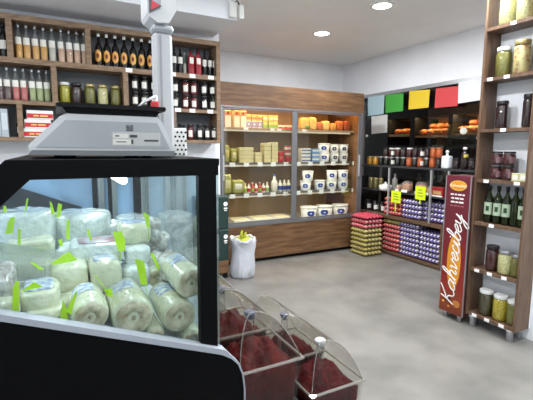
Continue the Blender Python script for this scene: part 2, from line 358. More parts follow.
# right door, tubs
def tub(px, z, r, h, label, grp, print_m=m_blue, Y=FYI, lid=M_white, name='yoghurt_tub'):
    x = fx(px, Y); t = thing(name, label, 'tub', (x, Y, z), random.uniform(-.25, .25), grp)
    obj('bucket', cached(('tb', r, h), lambda: MB().lathe([(r*.84,0),(r*.86,.004),(r*.98,h*.9)], 24).mesh('bucket', M_white)), t)
    obj('lid', cached(('tl', r, h), lambda: MB().lathe([(r*.98,h*.9),(r*1.03,h*.9),(r*1.03,h*.98),(r*.96,h),(r*.9,h*.97)], 24).mesh('lid', M_white)), t, m=lid)
    def prn():
        mb = MB(); vs = []; fs = []
        for k in range(6):
            for i in range(9):
                a = -PI/2-.4+(i-4)/4*.5; zz = h*(.28+.42*k/5); rr = (r*.86+(r*.12)*zz/(h*.9))*1.006
                vs.append((rr*math.cos(a), rr*math.sin(a), zz))
        for k in range(5):
            for i in range(8):
                if ((i-3.5)/4)**2+((k-2)/2.6)**2 < 1 and not (abs(i-3.5) < 1 and k == 2): fs.append((k*9+i, k*9+i+1, k*9+10+i, k*9+9+i))
        return mb.add(vs, fs, True).mesh('print', print_m)
    obj('print', cached(('tp', r, h), prn), t, m=print_m)
z = SHZ[1]+.001
for k in range(4):
    pk_box('yoghurt_tray', 299.5, 309, z, .045, m_wh, m_blue, f'flat white and blue pack, {("bottom", "second up", "third up", "top")[k]} in the stack beside the middle door post', 'packet', 'flat packs', zoff=k*.0455, bandpos=(.3, .6))
for k in range(3):
    pk_box('labneh_box', 310, 317.5, z, .058, m_lb, m_wh, f'light blue box beside the flat packs, {("bottom", "middle", "top")[k]} one of three', 'box', 'light blue boxes', zoff=k*.0585, bandpos=(.4, .8))
def tubs(lst, z, r, h, where, grp, **k):
    for i, (px, lv) in enumerate(lst):
        tub(px, z+lv*(h+.001), r, h, f'blue printed tub, {where}, {"upper" if lv else "lower"} row, {ORD[[q for q, l2 in lst if l2 == lv].index(px)]} from left', grp, **k)
tubs([(323.5,0),(323.5,1)], z, .083, .125, 'wide one, second fridge shelf', 'second shelf tubs')
tubs([(334,0),(334,1),(343.2,0),(343.2,1)], z, .066, .12, 'right end of second fridge shelf', 'second shelf tubs', print_m=C('print_navy', (52,50,90)))
z = SHZ[2]+.001
tubs([(306,0),(320,0),(332,0),(343.2,0),(308,1),(332.2,1),(343.2,1)], z, .078, .132, 'on the third fridge shelf', 'third shelf tubs')
z = .456
tubs([(309.5,0),(325.5,0),(341.5,0)], z, .118, .17, 'large one on the fridge deck', 'large tubs on the deck', Y=4.68)
# lit produce on the top right shelf
z = SHZ[0]+.001
for i, (px, w, h, c, n) in enumerate(((303, 8, .15, (226,196,110), 'yellow net bag of cheese balls at the left end of the top right fridge shelf'), (311, 7, .16, (232,206,130), 'pale yellow net bag, second from the door post on the top right shelf'),
        (317.5, 6, .10, (204,120,84), 'orange bag beside the pale yellow net bags on the top right shelf'), (324, 6.5, .12, (244,214,140), 'cream coloured bag in the middle of the top right fridge shelf'),
        (331, 6, .09, (222,166,90), 'amber bag right of the cream coloured bag on the top shelf'), (337.5, 6, .13, (198,112,64), 'deep orange bag on the top right fridge shelf'), (344.5, 6, .13, (160,78,54), 'red brown bag at the right end of the top fridge shelf'))):
    soft('cheese_bag', px-w/2, px+w/2, z, h, C('bag_%d' % i, c, vs=60, col2=tuple(v*.75 for v in c)), n, 'bag', 'bags on the top right fridge shelf')
soft('lime', 305.2, 308.4, z, .045, C('lime_green', (80,130,40)), 'small green packet in front of the yellow net bag', 'packet', Y=4.582, depth=.04)

# ------------------------------------------------------------------ sack and green crates left of the fridge
p = at(239, 279, Z=0)
t = thing('potato_sack', 'white woven plastic sack with a rolled rim standing on the floor by the fridge', 'sack', (p.x+.085, p.y+.08, 0)); t.scale = (1, 1, 1.1)
def sack():
    mb = MB(); n = 56; prof = [(.115,0),(.135,.02),(.14,.12),(.13,.24),(.135,.33),(.145,.36),(.15,.385),(.142,.405),(.125,.40),(.12,.36)]
    vs = []; fs = []
    for k, (r, h) in enumerate(prof):
        for i in range(n):
            a = 2*PI*i/n; q = Vector((math.cos(a), math.sin(a), h*9)); rr = r*(1+.14*noise.noise(q*1.6)+.12*noise.noise(Vector((q.x*5, q.y*5, q.z*1.5))))
            vs.append((rr*math.cos(a), rr*math.sin(a), h+(.03*noise.noise(q*2) if k else 0)))
    for k in range(len(prof)-1):
        for i in range(n): j = (i+1) % n; fs.append((k*n+i, k*n+j, k*n+n+j, k*n+n+i))
    fs.append(tuple(range(n-1, -1, -1))); return mb.add(vs, fs, True)
sack().build('bag', mat('woven_plastic', (196,200,208), .55, bump=.9, bs=18), t)
MB().sup(.122, .122, .05, 1, 1, 20, 10, (0, 0, .365), .02, 30, 2).build('contents', mat('peppers_yellow_green', (196,190,60), .4, vs=30, col2=(110,140,40)), t)
MB().tube([(-.03, -.03, .40), (-.04, -.05, .46), (-.035, -.06, .49)], [.02, .016, .004]).tube([(.01, -.02, .40), (.015, -.03, .45), (.03, -.03, .46)], [.015, .012, .004]).build('pepper_tips', mat('pepper_green', (190,196,50), .4), t)
mg = mat('dark_green_plastic', (24,52,48), .4)
t = thing('wooden_plinth', 'low wooden plinth under the dark green crates', 'plinth', (1.455, 4.13, 0))
MB().bbox(-.17, .17, -.11, .11, .06, .20, .003).build('box', M_wood, t)
for sx in (-.14, .14):
    for sy in (-.08, .08): MB().box(sx-.02, sx+.02, sy-.02, sy+.02, 0, .06).build('foot', M_blackm, t)
for k, z0 in enumerate((.2005, .56)):
    t = thing('green_crate', 'dark green crate with a white emblem, ' + ('upper' if k else 'lower') + ' one by the fridge', 'crate', (1.455, 4.13, z0), 0, 'dark green crates')
    MB().bbox(-.17, .17, -.11, .11, 0, .35, .006).build('body', mg, t)
    MB().bbox(-.165, .172, -.116, -.111, .335, .349, .001).build('rim', mat('green_rim', (44,84,74), .4), t)
    MB().lathe([(.024, 0), (.024, .0015)], 16, c=(.135, -.1125, .27), ax='y').build('emblem', M_tagw, t)
    MB().box(.115, .155, -.112, -.1105, .215, .23).box(.12, .15, -.112, -.1105, .195, .205).build('lettering', M_tagw, t)

# ------------------------------------------------------------------ jars and bottles
def jar(loc, r, h, cont, lid, label, group=None, lab=None, name='jar', cat='jar', sub=True):
    t = thing(name, label, cat, loc, random.uniform(-.2, .2), group)
    obj('glass', cached(('jg', r, h), lambda: MB().lathe([(r*.9,0),(r,.008),(r,h*.78),(r*.86,h*.86)], 20).mesh('glass', M_jarg)), t)
    obj('contents', cached(('jc', r, h), lambda: MB().lathe([(r*.86,.004),(r*.955,.012),(r*.955,h*.77),(r*.82,h*.84)], 20).mesh('contents', cont)), t, m=cont)
    obj('lid', cached(('jl', r, h), lambda: MB().lathe([(r*.88,h*.86),(r*.92,h*.87),(r*.92,h*.985),(r*.86,h)], 20).mesh('lid', lid)), t, m=lid)
    if lab:
        def lb():
            vs = []; fs = []
            for k in range(2):
                for i in range(9):
                    a = -PI/2-.35+(i-4)/4*.62; vs.append((r*1.012*math.cos(a), r*1.012*math.sin(a), h*(.2+.42*k)))
            for i in range(8): fs.append((i, i+1, i+10, i+9))
            return MB().add(vs, fs, True).mesh('label', lab)
        obj('label', cached(('jb', r, h), lb), t, m=lab)
    return t
def bottle(loc, r, h, body, cap, label, group=None, lab=None, neck=.36, sh=.6, name='bottle', liquid=None, lz=(.28, .55), mark=None, oval=False, rz=None):
    t = thing(name, label, 'bottle', loc, random.uniform(-.15, .15) if rz is None else rz, group)
    obj('glass', cached(('bg', r, h, neck, sh), lambda: MB().lathe([(r*.9,0),(r,.008),(r,h*sh),(r*.92,h*(sh+.05)),(r*.55,h*(sh+.13)),(r*neck,h*(sh+.2)),(r*neck*.95,h*.93)], 20).mesh('glass', body)), t, m=body)
    obj('cap', cached(('bc', r, h, neck), lambda: MB().lathe([(r*neck*1.1,h*.90),(r*neck*1.2,h*.905),(r*neck*1.15,h*.99),(r*neck*.8,h)], 14).mesh('cap', cap)), t, m=cap)
    if liquid: obj('liquid', cached(('bl', r, h), lambda: MB().lathe([(r*.82,.008),(r*.93,.016),(r*.93,h*sh*.86)], 18).mesh('liquid', liquid)), t, m=liquid)
    if lab:
        def lb(rr=1.015, za=lz[0], zb=lz[1], wid=1.0):
            vs = []; fs = []; n = 10; K = 8
            for k in range(K+1):
                v = -1+2*k/K; ww = wid*(math.sqrt(max(0.02, 1-v*v)) if oval else 1)
                for i in range(n+1):
                    a = -PI/2-.3+(2*i/n-1)*ww; vs.append((r*rr*math.cos(a), r*rr*math.sin(a), h*(za+(zb-za)*k/K)))
            for k in range(K):
                for i in range(n): fs.append((k*(n+1)+i, k*(n+1)+i+1, (k+1)*(n+1)+i+1, (k+1)*(n+1)+i))
            return vs, fs
        lo = obj('label', cached(('bb', r, h, lz, oval), lambda: MB().add(*lb(), True).mesh('label', lab)), t, m=lab)
        if mark: obj('emblem', cached(('bm', r, h, lz, oval), lambda: MB().add(*lb(1.03, lz[0]+.1*(lz[1]-lz[0])*3, lz[1]-.1*(lz[1]-lz[0])*3, .35), True).mesh('emblem', mark)), lo, m=mark)
    return t
def content(n, c, c2, vs=70): return mat(n, c, .35, vs=vs, col2=c2, voro=1, coat=.3)
c_pickle = content('pickled_peppers', (176,170,50), (96,100,20)); c_dark = content('dark_preserve', (44,20,24), (20,10,12)); c_olive = content('green_olives', (120,116,50), (66,66,26))
c_pale = content('pale_pickles', (208,204,150), (150,140,84)); c_gold = content('golden_pickles', (190,170,50), (110,96,24)); c_jam = content('red_jam', (70,16,20), (36,10,14), 30)
c_black = content('black_molasses', (16,12,14), (8,6,8), 20); c_red = content('red_preserve', (110,18,30), (60,10,18), 20); c_orange = content('orange_preserve', (196,92,36), (130,50,20), 40); c_honey = content('honey', (200,140,40), (160,96,20), 10)
lid_w = mat('white_lid', (226,228,226), .4); lid_g = mat('gold_lid', (176,160,110), .35, metal=.5); lid_k = mat('dark_lid', (30,28,32), .4); lid_s = mat('silver_lid', (170,172,176), .3, metal=.7); lid_green = mat('green_lid', (40,110,70), .4); lid_o = mat('copper_lid', (170,96,60), .4, metal=.3)

# ------------------------------------------------------------------ wall shelf unit on the left
LY = 4.0
ls = thing('wall_shelf_unit', 'light oak wall shelf unit of open cells full of bottles and jars', 'shelf', (0, 0, 0))
LX0, LX1 = -.80, 1.535
ZT, Z1, Z2, Z3 = 2.505, 2.14, 1.80, 1.48     # top, first and second board, bottom
MB().box(LX0, LX1, LY, 4.235, ZT-.045, ZT).build('top_board', M_woodl, ls)
b1 = MB().box(LX0+.04, LX1-.04, LY, 4.235, Z1-.022, Z1+.022).build('shelf', M_woodl, ls)
b2 = MB().box(LX0+.04, LX1-.04, LY, 4.235, Z2-.016, Z2+.016).build('shelf', M_woodl, ls)
MB().box(LX0, LX1, LY, 4.235, Z3, Z3+.03).build('bottom_board', M_woodl, ls)
for x in (LX0, LX1-.04): MB().box(x, x+.04, LY, 4.235, Z3+.03, ZT-.045).build('side_panel', M_woodl, ls)
MB().box(LX0+.04, LX1-.04, 4.237, 4.248, Z3+.03, ZT-.045).build('back_panel', M_back, ls)
for x in (-.296, .296, .915): MB().box(x-.022, x+.022, LY+.001, 4.234, Z1+.022, ZT-.045).build('divider', M_woodl, ls)
for x in (.012, .602): MB().box(x-.022, x+.022, LY+.001, 4.234, Z2+.016, Z1-.022).build('divider', M_woodl, ls)
for x in (-.26, .44, 1.05): MB().box(x-.02, x+.02, LY+.001, 4.234, Z3+.03, Z2-.016).build('divider', M_woodl, ls)
for b, z, xs in ((b1, Z1, (129.7, 173, 192.7, 211)), (b2, Z2, (61, 72, 83, 94, 106, 118, 177.6, 192, 210))):
    for px in xs:
        x = at(px, 90, Y=LY).x; MB().box(x-.03, x+.03, LY-.003, LY-.0005, z-.017, z+.02).build('price_tag', M_tagw, b)
def lx(px, py): return at(px, py, Y=4.10).x
bg_clear = glass('bottle_glass_clear', (244,246,244), base=.06, body=.06)
bg_black = mat('bottle_black', (12,11,14), .12, coat=.5); bg_red = mat('bottle_red', (150,16,34), .15, coat=.5)
liqs = {'amber': mat('liquid_amber', (226,168,72), .15, coat=.4), 'peach': mat('liquid_peach', (222,178,150), .15, coat=.4), 'clear': mat('liquid_pale', (206,204,190), .15, coat=.4),
        'rose': mat('liquid_rose', (200,90,84), .15, coat=.4), 'dark': mat('liquid_dark', (84,48,44), .15, coat=.4), 'green': mat('liquid_green', (164,178,120), .15, coat=.4)}
zz = Z1+.0225
kinds = ['amber']*4+['clear']+['peach']*4; cnt = {}
for i, px in enumerate((19.2, 27.3, 36, 44.1, 52.5, 61.5, 69.5, 77.2, 84.4)):
    k = kinds[i]; cnt[k] = cnt.get(k, 0)+1
    bottle((lx(px, 40)*1.0-.005, 4.09, zz), .0285, .29, bg_clear, lid_s, (f'{k} bottle with white label, {ORD[cnt[k]-1]} {k} one from the left, top left shelf' if k != 'clear' else 'pale clear bottle between the amber and the peach bottles'), 'liqueur bottles in the top row', M_label, liquid=liqs[k], lz=(.42, .62), name='liqueur_bottle')
for i in range(3):
    bottle((-.345-.075*i, 4.09, zz), .032, .28, bg_black, lid_k, f'black bottle with a white label, {ORD[i]} from the divider at the left picture edge', 'black labelled bottles left', M_label, lz=(.25, .5), name='wine_bottle')
m_ol = mat('orange_label', (226,168,84), .5); m_rm = mat('dark_red_mark', (120,36,30), .5)
for i, px in enumerate((98.5, 106.8, 115.2, 124, 132.8, 141.4, 150)):
    bottle((lx(px, 50), 4.09, zz), .033, .295, bg_black, M_white, f'black sauce bottle with an orange oval label and white cap, {ORD[i]} from the left', 'orange labelled sauce bottles', m_ol, lz=(.13, .50), mark=m_rm, oval=True, name='sauce_bottle', sh=.56)
lst = ((174, 'black', .026), (180, 'black', .026), (204.2, 'black', .024), (209.5, 'black', .024), (214, 'black', .022))
for i, (px, k, r) in enumerate(lst):
    bottle((lx(px, 60), 4.09, zz), r, .265, bg_black, lid_k, f'slim black bottle, {ORD[i]} from the left at the right end of the top shelf', 'slim black bottles', M_label, lz=(.38, .62), name='vinegar_bottle')
for i, px in enumerate((190.5, 197.5)):
    x = lx(px, 60); t = thing('syrup_bottle', 'square red syrup bottle with a white label, ' + ('left' if i == 0 else 'right') + ' one of the pair', 'bottle', (x, 4.09, zz), 0, 'square red bottles')
    MB().bbox(-.029, .029, -.029, .029, 0, .19, .006).lathe([(.02,.19),(.013,.205),(.012,.235)], 12).build('glass', bg_red, t)
    MB().lathe([(.015,.235),(.015,.262)], 12).build('cap', lid_k, t); MB().box(-.02, .02, -.0305, -.0292, .11, .17).build('label', M_label, t)
bottle((lx(185, 60), 4.12, zz), .02, .22, bg_clear, lid_s, 'narrow clear bottle left of the square red bottles', None, None, liquid=liqs['clear'], name='clear_bottle')
# second row
zz = Z2+.0165
kinds = ['dark']*2+['rose']*2+['green']*3; cnt = {}
for i, px in enumerate((1.0, 8.7, 17, 25, 33.4, 40.7, 48.0)):
    k = kinds[i]; cnt[k] = cnt.get(k, 0)+1
    bottle((lx(px, 84)-.008, 4.09, zz), .0275, .275, bg_clear, lid_s, f'{k} bottle with white label, {ORD[cnt[k]-1]} {k} one from the left in the second row', 'liqueur bottles in the second row', M_label, liquid=liqs[k], lz=(.42, .62), name='liqueur_bottle')
for i, (px, c, l, n) in enumerate(((64.5, c_pickle, lid_w, 'jar of bright yellow green pickles'), (76.4, c_dark, lid_k, 'jar of dark purple preserve'), (89.8, c_olive, lid_g, 'jar of olive green pickles'), (102.6, c_pale, lid_g, 'jar of pale cream pickles'), (115.6, c_olive, lid_g, 'jar of olive green vine leaves beside the divider'))):
    jar((lx(px, 92), 4.10, zz), .047, .185, c, l, n+' on the left wall shelf', 'pickle jars on the left wall shelf')
cols = ((135, 0), (144.5, 0), (154, 0), (163, 0), (175, 0), (185, 1), (193.5, 1), (203.5, 0), (212.3, 0))
for lv in range(2):
    for i, (px, rd) in enumerate(cols):
        jar((lx(px, 95), 4.085, zz+lv*.1475), .0375, .146, c_red if rd else c_black, lid_k, f'{"dark red" if rd else "black"} labelled jar, {ORD[i]} from the left in the {"upper" if lv else "lower"} tier', 'labelled preserve jars', M_label)
# third row
zz = Z3+.0305
for i, px in enumerate((-1, 6.5)):
    t = thing('gift_box', 'pale blue grey carton at the left picture edge, ' + ('left' if i == 0 else 'right') + ' of two', 'carton', (lx(px, 122)-.01, 4.09, zz), 0, 'pale cartons')
    MB().bbox(-.026, .026, -.04, .04, 0, .235, .004).build('carton', mat('pale_blue_card', (178,190,198), .4), t); MB().box(-.02, .02, -.0415, -.0402, .06, .2).build('print', mat('pale_card_print', (206,216,222), .4), t)
for i in range(3):
    t = thing('turkish_delight_box', 'flat white and red box, ' + ('bottom', 'middle', 'top')[i] + ' of the stack left of the scale', 'box', (lx(38, 120)+.02*(i-1), 4.10, zz+.077*i), 0, 'red and white boxes')
    MB().bbox(-.10, .10, -.08, .08, 0, .076, .003).build('carton', M_white, t); MB().box(-.098, .098, -.0825, -.0802, .012, .048).build('print', m_red, t)
    MB().box(-.05, -.01, -.0835, -.0826, .024, .036).box(0, .06, -.0835, -.0826, .024, .036).build('lettering', m_yel, t)
t = thing('coffee_box', 'black box standing left of the red and white boxes', 'box', (lx(23, 125)-.03, 4.12, zz)); MB().bbox(-.02, .022, -.04, .04, 0, .12, .003).build('carton', M_blackm, t); MB().box(-.012, .014, -.0415, -.0402, .04, .09).build('label', M_label, t)
for i, px in enumerate((181, 190, 199, 206.5, 213.5)):
    jar((lx(px, 130), 4.085, zz), .034, .16, c_black if i != 1 else c_red, lid_k, f'labelled dark jar, {ORD[i]} from the left on the lowest shelf beside the scale', 'labelled jars on the lowest shelf', M_label)

# ------------------------------------------------------------------ cheese counter
CY0, CY1 = 1.10, 2.32
def sill(x): return 1.028-.394*(x+.14)
ct = thing('cheese_counter', 'black framed refrigerated glass cheese counter in the left foreground', 'counter', (0, 0, 0))
XL = -.62
# lower body: sloping top edge, rounded front corner
body = [(XL, .08), (.47, .08), (.484, .10), (.484, .67), (.478, .72), (.464, .757), (.442, .782), (.415, .800)]
top = [(x, sill(x)-.008) for x in (.40, .2, 0, -.2, -.4, XL)]
MB().prism(body+top, CY0-.02, CY0+.01).build('end_panel', M_black, ct)
MB().prism(body+top, CY1, CY1+.03).build('end_panel', M_black, ct)
MB().box(.455, .475, CY0+.011, CY1-.001, .08, .70).box(XL, XL+.02, CY0+.011, CY1-.001, .08, 1.16).box(XL+.02, .455, CY0+.011, CY1-.001, .08, .12).box(.395, .455, CY0+.011, CY1-.001, .68, .70).build('front_panel', M_black, ct)
rim_o = [(.484, .10), (.484, .67), (.478, .72), (.464, .757), (.442, .782), (.415, .800)]+[(x, sill(x)-.008) for x in (.40, .2, 0, -.2, -.4, XL)]
rim_i = []
for i, p in enumerate(rim_o):
    a = Vector(rim_o[max(i-1, 0)]); b = Vector(rim_o[min(i+1, len(rim_o)-1)]); d = (b-a).normalized(); n = Vector((d.y, -d.x)); w = .004 if i < 3 else .006 if i < 5 else .016
    rim_i.append((p[0]+n.x*w, p[1]+n.y*w))
mb = MB()
for k in range(len(rim_o)-1):
    q = [rim_o[k], rim_i[k], rim_i[k+1], rim_o[k+1]]
    vs = [(p[0], y, p[1]) for y in (CY0-.026, CY0+.012) for p in q]
    mb.add(vs, [(0,3,2,1),(4,5,6,7),(0,1,5,4),(1,2,6,5),(2,3,7,6),(3,0,4,7)], False)
mb.build('edge_trim', mat('silver_trim', (166,172,182), .45, metal=.2), ct)
# frame of the near end: top bar, slanted rear bar, front post
zt0, zt1 = 1.345, 1.392
MB().prism([(-.107, zt1), (.412, zt1), (.412, zt0), (-.060, zt0)], CY0-.005, CY0+.02).prism([(-.107, zt1), (-.060, zt0), (-.42, 1.0), (-.52, .98)], CY0-.005, CY0+.02).prism([(.352, zt0), (.405, zt0), (.405, sill(.405)), (.352, sill(.352))], CY0-.005, CY0+.02).build('end_frame', M_black, ct)
MB().prism([(-.060, zt0), (.352, zt0), (.352, sill(.352)), (-.42, sill(-.42))], CY0+.005, CY0+.011).build('end_pane', glass('counter_end_glass', (246,250,250), base=.03), ct)
MB().box(-.107, .425, CY0+.021, CY1, 1.372, zt1).build('top_board', M_black, ct)
MB().box(.405, .412, CY0-.005, CY1, sill(.4)-.02, 1.371).build('front_pane', glass('counter_front_glass', (222,234,234), base=.22), ct)
MB().box(.365, .404, CY1-.03, CY1, sill(.4)-.04, 1.371).build('post', M_black, ct)
for x0, x1, m in ((.155, .178, M_black), (.182, .212, M_alu), (.232, .248, M_black), (.250, .275, M_alu)):
    MB().box(x0, x1, CY1-.05, CY1-.02, sill(x0)-.02, 1.371).build('post', m, ct)
MB().prism([(-.107, 1.371), (.364, 1.371), (.364, .80), (-.55, .80), (-.55, .95)], CY1-.012, CY1-.004).build('far_pane', mat('frosted_blue_pane', (178,212,250), .25, trans=0), ct)
MB().prism([(-.45, 1.34), (-.163, 1.224), (.10, 1.115), (.10, .82), (-.45, .95)], CY1-.045, CY1-.025).build('far_sill', mat('charcoal_panel', (40,46,54), .35), ct)
MB().prism([(XL+.02, 1.06), (-.107, 1.371), (-.10, 1.36), (XL+.04, 1.05)], CY0+.021, CY1-.05).build('rear_pane', glass('counter_rear_glass', (230,240,244)), ct)
def deck(x): return sill(x)-.055
MB().prism([(XL+.02, deck(XL)), (.40, deck(.40)), (.40, deck(.40)-.02), (XL+.02, deck(XL)-.02)], CY0+.011, CY1-.05).build('deck', mat('white_deck', (222,228,230), .3), ct)
MB().box(.145, .175, CY0+.06, 2.1, 1.345, 1.371).build('lamp_housing', M_alu, ct)
MB().lathe([(.011, CY0+.07), (.011, 2.09)], 12, c=(.16, 0, 1.332), ax='y').build('lamp_tube', mat('led_tube', (240,248,255), .4, emit=9), ct)
l = bpy.data.lights.new('counter_led', 'AREA'); l.shape = 'RECTANGLE'; l.size = .03; l.size_y = .95; l.energy = LED_W; l.color = (.84, .98, 1.0)
lo = bpy.data.objects.new('counter_led', l); COL.objects.link(lo); lo.location = (.16, 1.62, 1.318); lo.parent = ct

# --- cheeses
m_ch = mat('cheese_in_film', (222,222,194), .25, vs=16, col2=(206,210,182), bump=.6, bs=55, coat=.9)
m_ch2 = mat('white_cheese_in_film', (222,230,226), .25, vs=50, col2=(204,213,212), bump=.8, bs=60, coat=.9)
m_end = mat('gathered_film_end', (216,210,182), .35, vs=26, col2=(166,152,118), bump=.6, bs=60, coat=.4)
m_navel = mat('twisted_film', (168,156,124), .4, bump=.6, bs=90)
m_prn = mat('blue_print_film', (220,228,226), .25, vs=60, col2=(140,158,200), coat=.5)
m_fol = mat('crumpled_film', (214,214,210), .2, vs=40, col2=(156,148,136), bump=.9, bs=50, coat=.6)
def roll(px, py, pw, Y, ln, label, pr=True, tilt=0, P=None):
    r = msize(pw/2, at(px, py, Y=Y)); P = P or at(px, py, Y=Y)
    t = thing('cheese_roll', label, 'cheese', P, 0, 'rolled cheeses in the counter'); t.rotation_euler = (tilt, 0, 0)
    def nz(mb, s):
        mb.v = [tuple(Vector(v)+Vector((v[0], 0, v[2]))*.07*noise.noise(Vector(v)*22+Vector((s, 0, 0)))) for v in mb.v]; return mb
    nz(MB().lathe([(r*.82, .004), (r*.95, .012), (r, .03), (r*1.02, ln*.5), (r, ln-.03), (r*.9, ln-.01), (r*.5, ln)], 28, ax='y'), px).build('roll', m_ch, t)
    e = nz(MB().lathe([(r*.10, .012), (r*.28, .004), (r*.5, -.003), (r*.7, -.002), (r*.83, .004)], 28, ax='y', cap=False), px).build('end_fold', m_end, t)
    MB().lathe([(r*.12, .005), (r*.07, -.004), (r*.02, -.006)], 10, ax='y').build('twist', m_navel, e)
    if pr:
        vs = []; fs = []
        for k in range(5):
            for i in range(7):
                a = PI/2+.25+(i-3)/3*.6; q = Vector((r*math.cos(a), ln*(.42+.36*k/4), r*math.sin(a))); q += Vector((q.x, 0, q.z))*.07*noise.noise(q*22+Vector((px, 0, 0)))
                vs.append((q.x*1.035, q.y, q.z*1.035))
        for k in range(4):
            for i in range(6): fs.append((k*7+i, k*7+i+1, k*7+8+i, k*7+7+i))
        MB().add(vs, fs, True).build('print', m_prn, t)
    return P, r
ROLLS = [(101, 321, 36, 1.17, .20, 'short cheese roll in film at the left end of the front row', True), (141, 325, 41, 1.17, .24, 'largest cheese roll in film, middle of the front row', True),
 (174, 320, 35, 1.17, .24, 'cheese roll in film right of the largest roll', True), (198, 304, 31, 1.17, .24, 'cheese roll in film by the black post, partly hidden', True),
 (190, 337, 22, 1.17, .20, 'small cheese roll underneath, nearest the counter corner', False), (159, 340, 19, 1.17, .18, 'small cheese roll squeezed under two big rolls', False)]
PR = [at(q[0], q[1], Y=q[3]) for q in ROLLS]; RR = [msize(q[2]/2, P)*1.06 for q, P in zip(ROLLS, PR)]; NS = Vector((.394, 0, 1)).normalized()
for it in range(400):
    for i in range(6):
        for j in range(i):
            d = PR[i]-PR[j]; d.y = 0; o = RR[i]+RR[j]-d.length
            if o > 0: d.normalize(); PR[i] += d*o*.5; PR[j] -= d*o*.5
        PR[i].x = min(PR[i].x, .402-RR[i])
        g = (PR[i].z-deck(PR[i].x))*NS.z-RR[i]
        if g < 0: PR[i] -= NS*g
for q, P in zip(ROLLS, PR): roll(*q[:6], q[6], P=P)
roll(158, 279, 20, 1.44, .12, 'cheese roll behind the front rolls with a blue print')
def block(px0, py0, px1, py1, Y, dep, m, label, e=.32, e2=.32, nz=.008, name='cheese_block', rz=0, prn=None, grp=None):
    A = at(px0, py1, Y=Y); B = at(px1, py0, Y=Y); Cn = at((px0+px1)/2, (py0+py1)/2, Y=Y)
    w = msize(px1-px0, Cn)*1.03/2; h = msize(py1-py0, Cn)/2; Cn.x = min(Cn.x, .392-w*1.08)
    t = thing(name, label, 'cheese', (Cn.x, Y+dep*.35, Cn.z-h), rz, grp)
    MB().sup(w, dep/2, h, e, e2, 36, 18, (0, 0, h), nz, 26, px0+py0).build('cheese', m, t)
    if prn: MB().sup(w*.72, dep*.34, .004, .3, .35, 24, 6, (0, 0, 2*h-.001), .003, 40, px0).build('print', prn, t)
    return t
# front left
block(19, 290, 58, 315, 1.20, .16, m_ch, 'half round cheese with printed film leaning on the glass, front left', .3, .8, prn=m_prn, name='half_wheel')
block(27, 309, 62, 320, 1.17, .10, m_ch, 'thin slice of cheese under the half round, front left', .4, .5)
block(-14, 272, 12, 312, 1.20, .14, m_fol, 'crumpled clear package at the left picture edge', .5, .5, .02, name='cheese_package')
block(-6, 300, 16, 318, 1.16, .08, m_ch, 'small piece of cheese under the crumpled package', .5, .5, .01)
# second row
block(51, 264, 87, 297, 1.38, .15, m_ch, 'large rounded block of cheese in film behind the half round', .4, .45, prn=None)
block(74, 243, 123, 262, 1.48, .16, m_ch2, 'flat cheese packet with a colourful printed top', .2, .3, prn=mat('colour_print_film', (190,196,220), .3, vs=24, col2=(150,96,80)))
block(91, 260, 121, 292, 1.38, .13, m_ch, 'upright cheese block with a clear cap in the middle of the counter', .3, .35, prn=m_prn)
block(126, 246, 150, 265, 1.50, .12, m_ch2, 'small cheese block below the bulging one', .35, .35)
block(124, 266, 150, 288, 1.45, .12, m_ch2, 'cheese block behind the largest roll', .35, .4)
block(120, 223, 151, 245, 1.56, .14, m_ch, 'bulging cheese block beside the flat packet', .4, .5, prn=m_prn)
block(60, 246, 88, 266, 1.52, .12, m_ch2, 'white cheese block behind the large rounded block', .4, .4)
block(59, 298, 86, 323, 1.27, .10, m_ch, 'pale cheese block behind the pair of green tags', .4, .45)
block(103, 293, 126, 314, 1.36, .10, m_ch, 'cheese block tucked between the short roll and the largest roll', .45, .5)
# ribbed clear box
P = at(24, 266, Y=1.34); t = thing('ribbed_box', 'clear ribbed plastic box of cheese at the left, behind the half round', 'box', (P.x-.01, 1.42, P.z-.045), -.25)
mb = MB(); L_ = .17
vs = []; fs = []; n = 44
for i in range(n+1):
    x = -L_/2+L_*i/n; w = .004*math.cos(i*PI)
    for yy, z2 in ((-.075, 0), (-.072-w*.5, .05+w*.3-.1*(x)), (-.05, .075+w-.22*x), (.05, .075+w-.22*x), (.075, 0)): vs.append((x, yy, max(z2, 0)))
for i in range(n):
    for k in range(4): fs.append((i*5+k, i*5+5+k, i*5+6+k, i*5+1+k))
fs += [(0,1,2,3,4), tuple(n*5+k for k in (4,3,2,1,0))]
mb.add(vs, fs, False).build('ribbed_lid', glass('ribbed_plastic', (236,240,236), base=.12, body=.35, bodycol=(214,222,214)), t)
MB().sup(.075, .06, .026, .4, .4, 20, 10, (0, 0, .03), .004).build('cheese', m_ch, t)
# third row, wheels
block(-4, 212, 52, 262, 1.66, .24, m_ch2, 'large film wrapped cheese wheel at the back left', .28, .9, .007, name='wrapped_cheese')
block(53, 214, 111, 250, 1.72, .26, m_ch2, 'large film wrapped cheese wheel at the back beside the posts', .28, .9, .007, name='wrapped_cheese')
block(108, 222, 126, 240, 1.75, .12, m_ch2, 'small wrapped cheese behind the bulging block', .5, .6, .012)
block(10, 240, 52, 268, 1.56, .14, m_ch, 'cheese block below the left wheel', .35, .4)
for i, (a, b, c, d, Y, n) in enumerate(((146, 232, 172, 258, 1.62, 'crumpled bag of string cheese behind the tall green tag'), (152, 218, 176, 240, 1.78, 'crumpled bag of string cheese against the front glass'), (152, 254, 182, 278, 1.50, 'crumpled bag of string cheese above the right rolls'), (176, 258, 200, 284, 1.36, 'crumpled bag of string cheese nearest the black post'))):
    block(a, b, c, d, Y, .10, m_fol, n, .7, .7, .03, name='string_cheese_bag', grp='crumpled cheese bags')
block(148, 215, 180, 236, 1.9, .2, m_ch2, 'film wrapped cheese at the far end of the counter', .3, .8, .007)

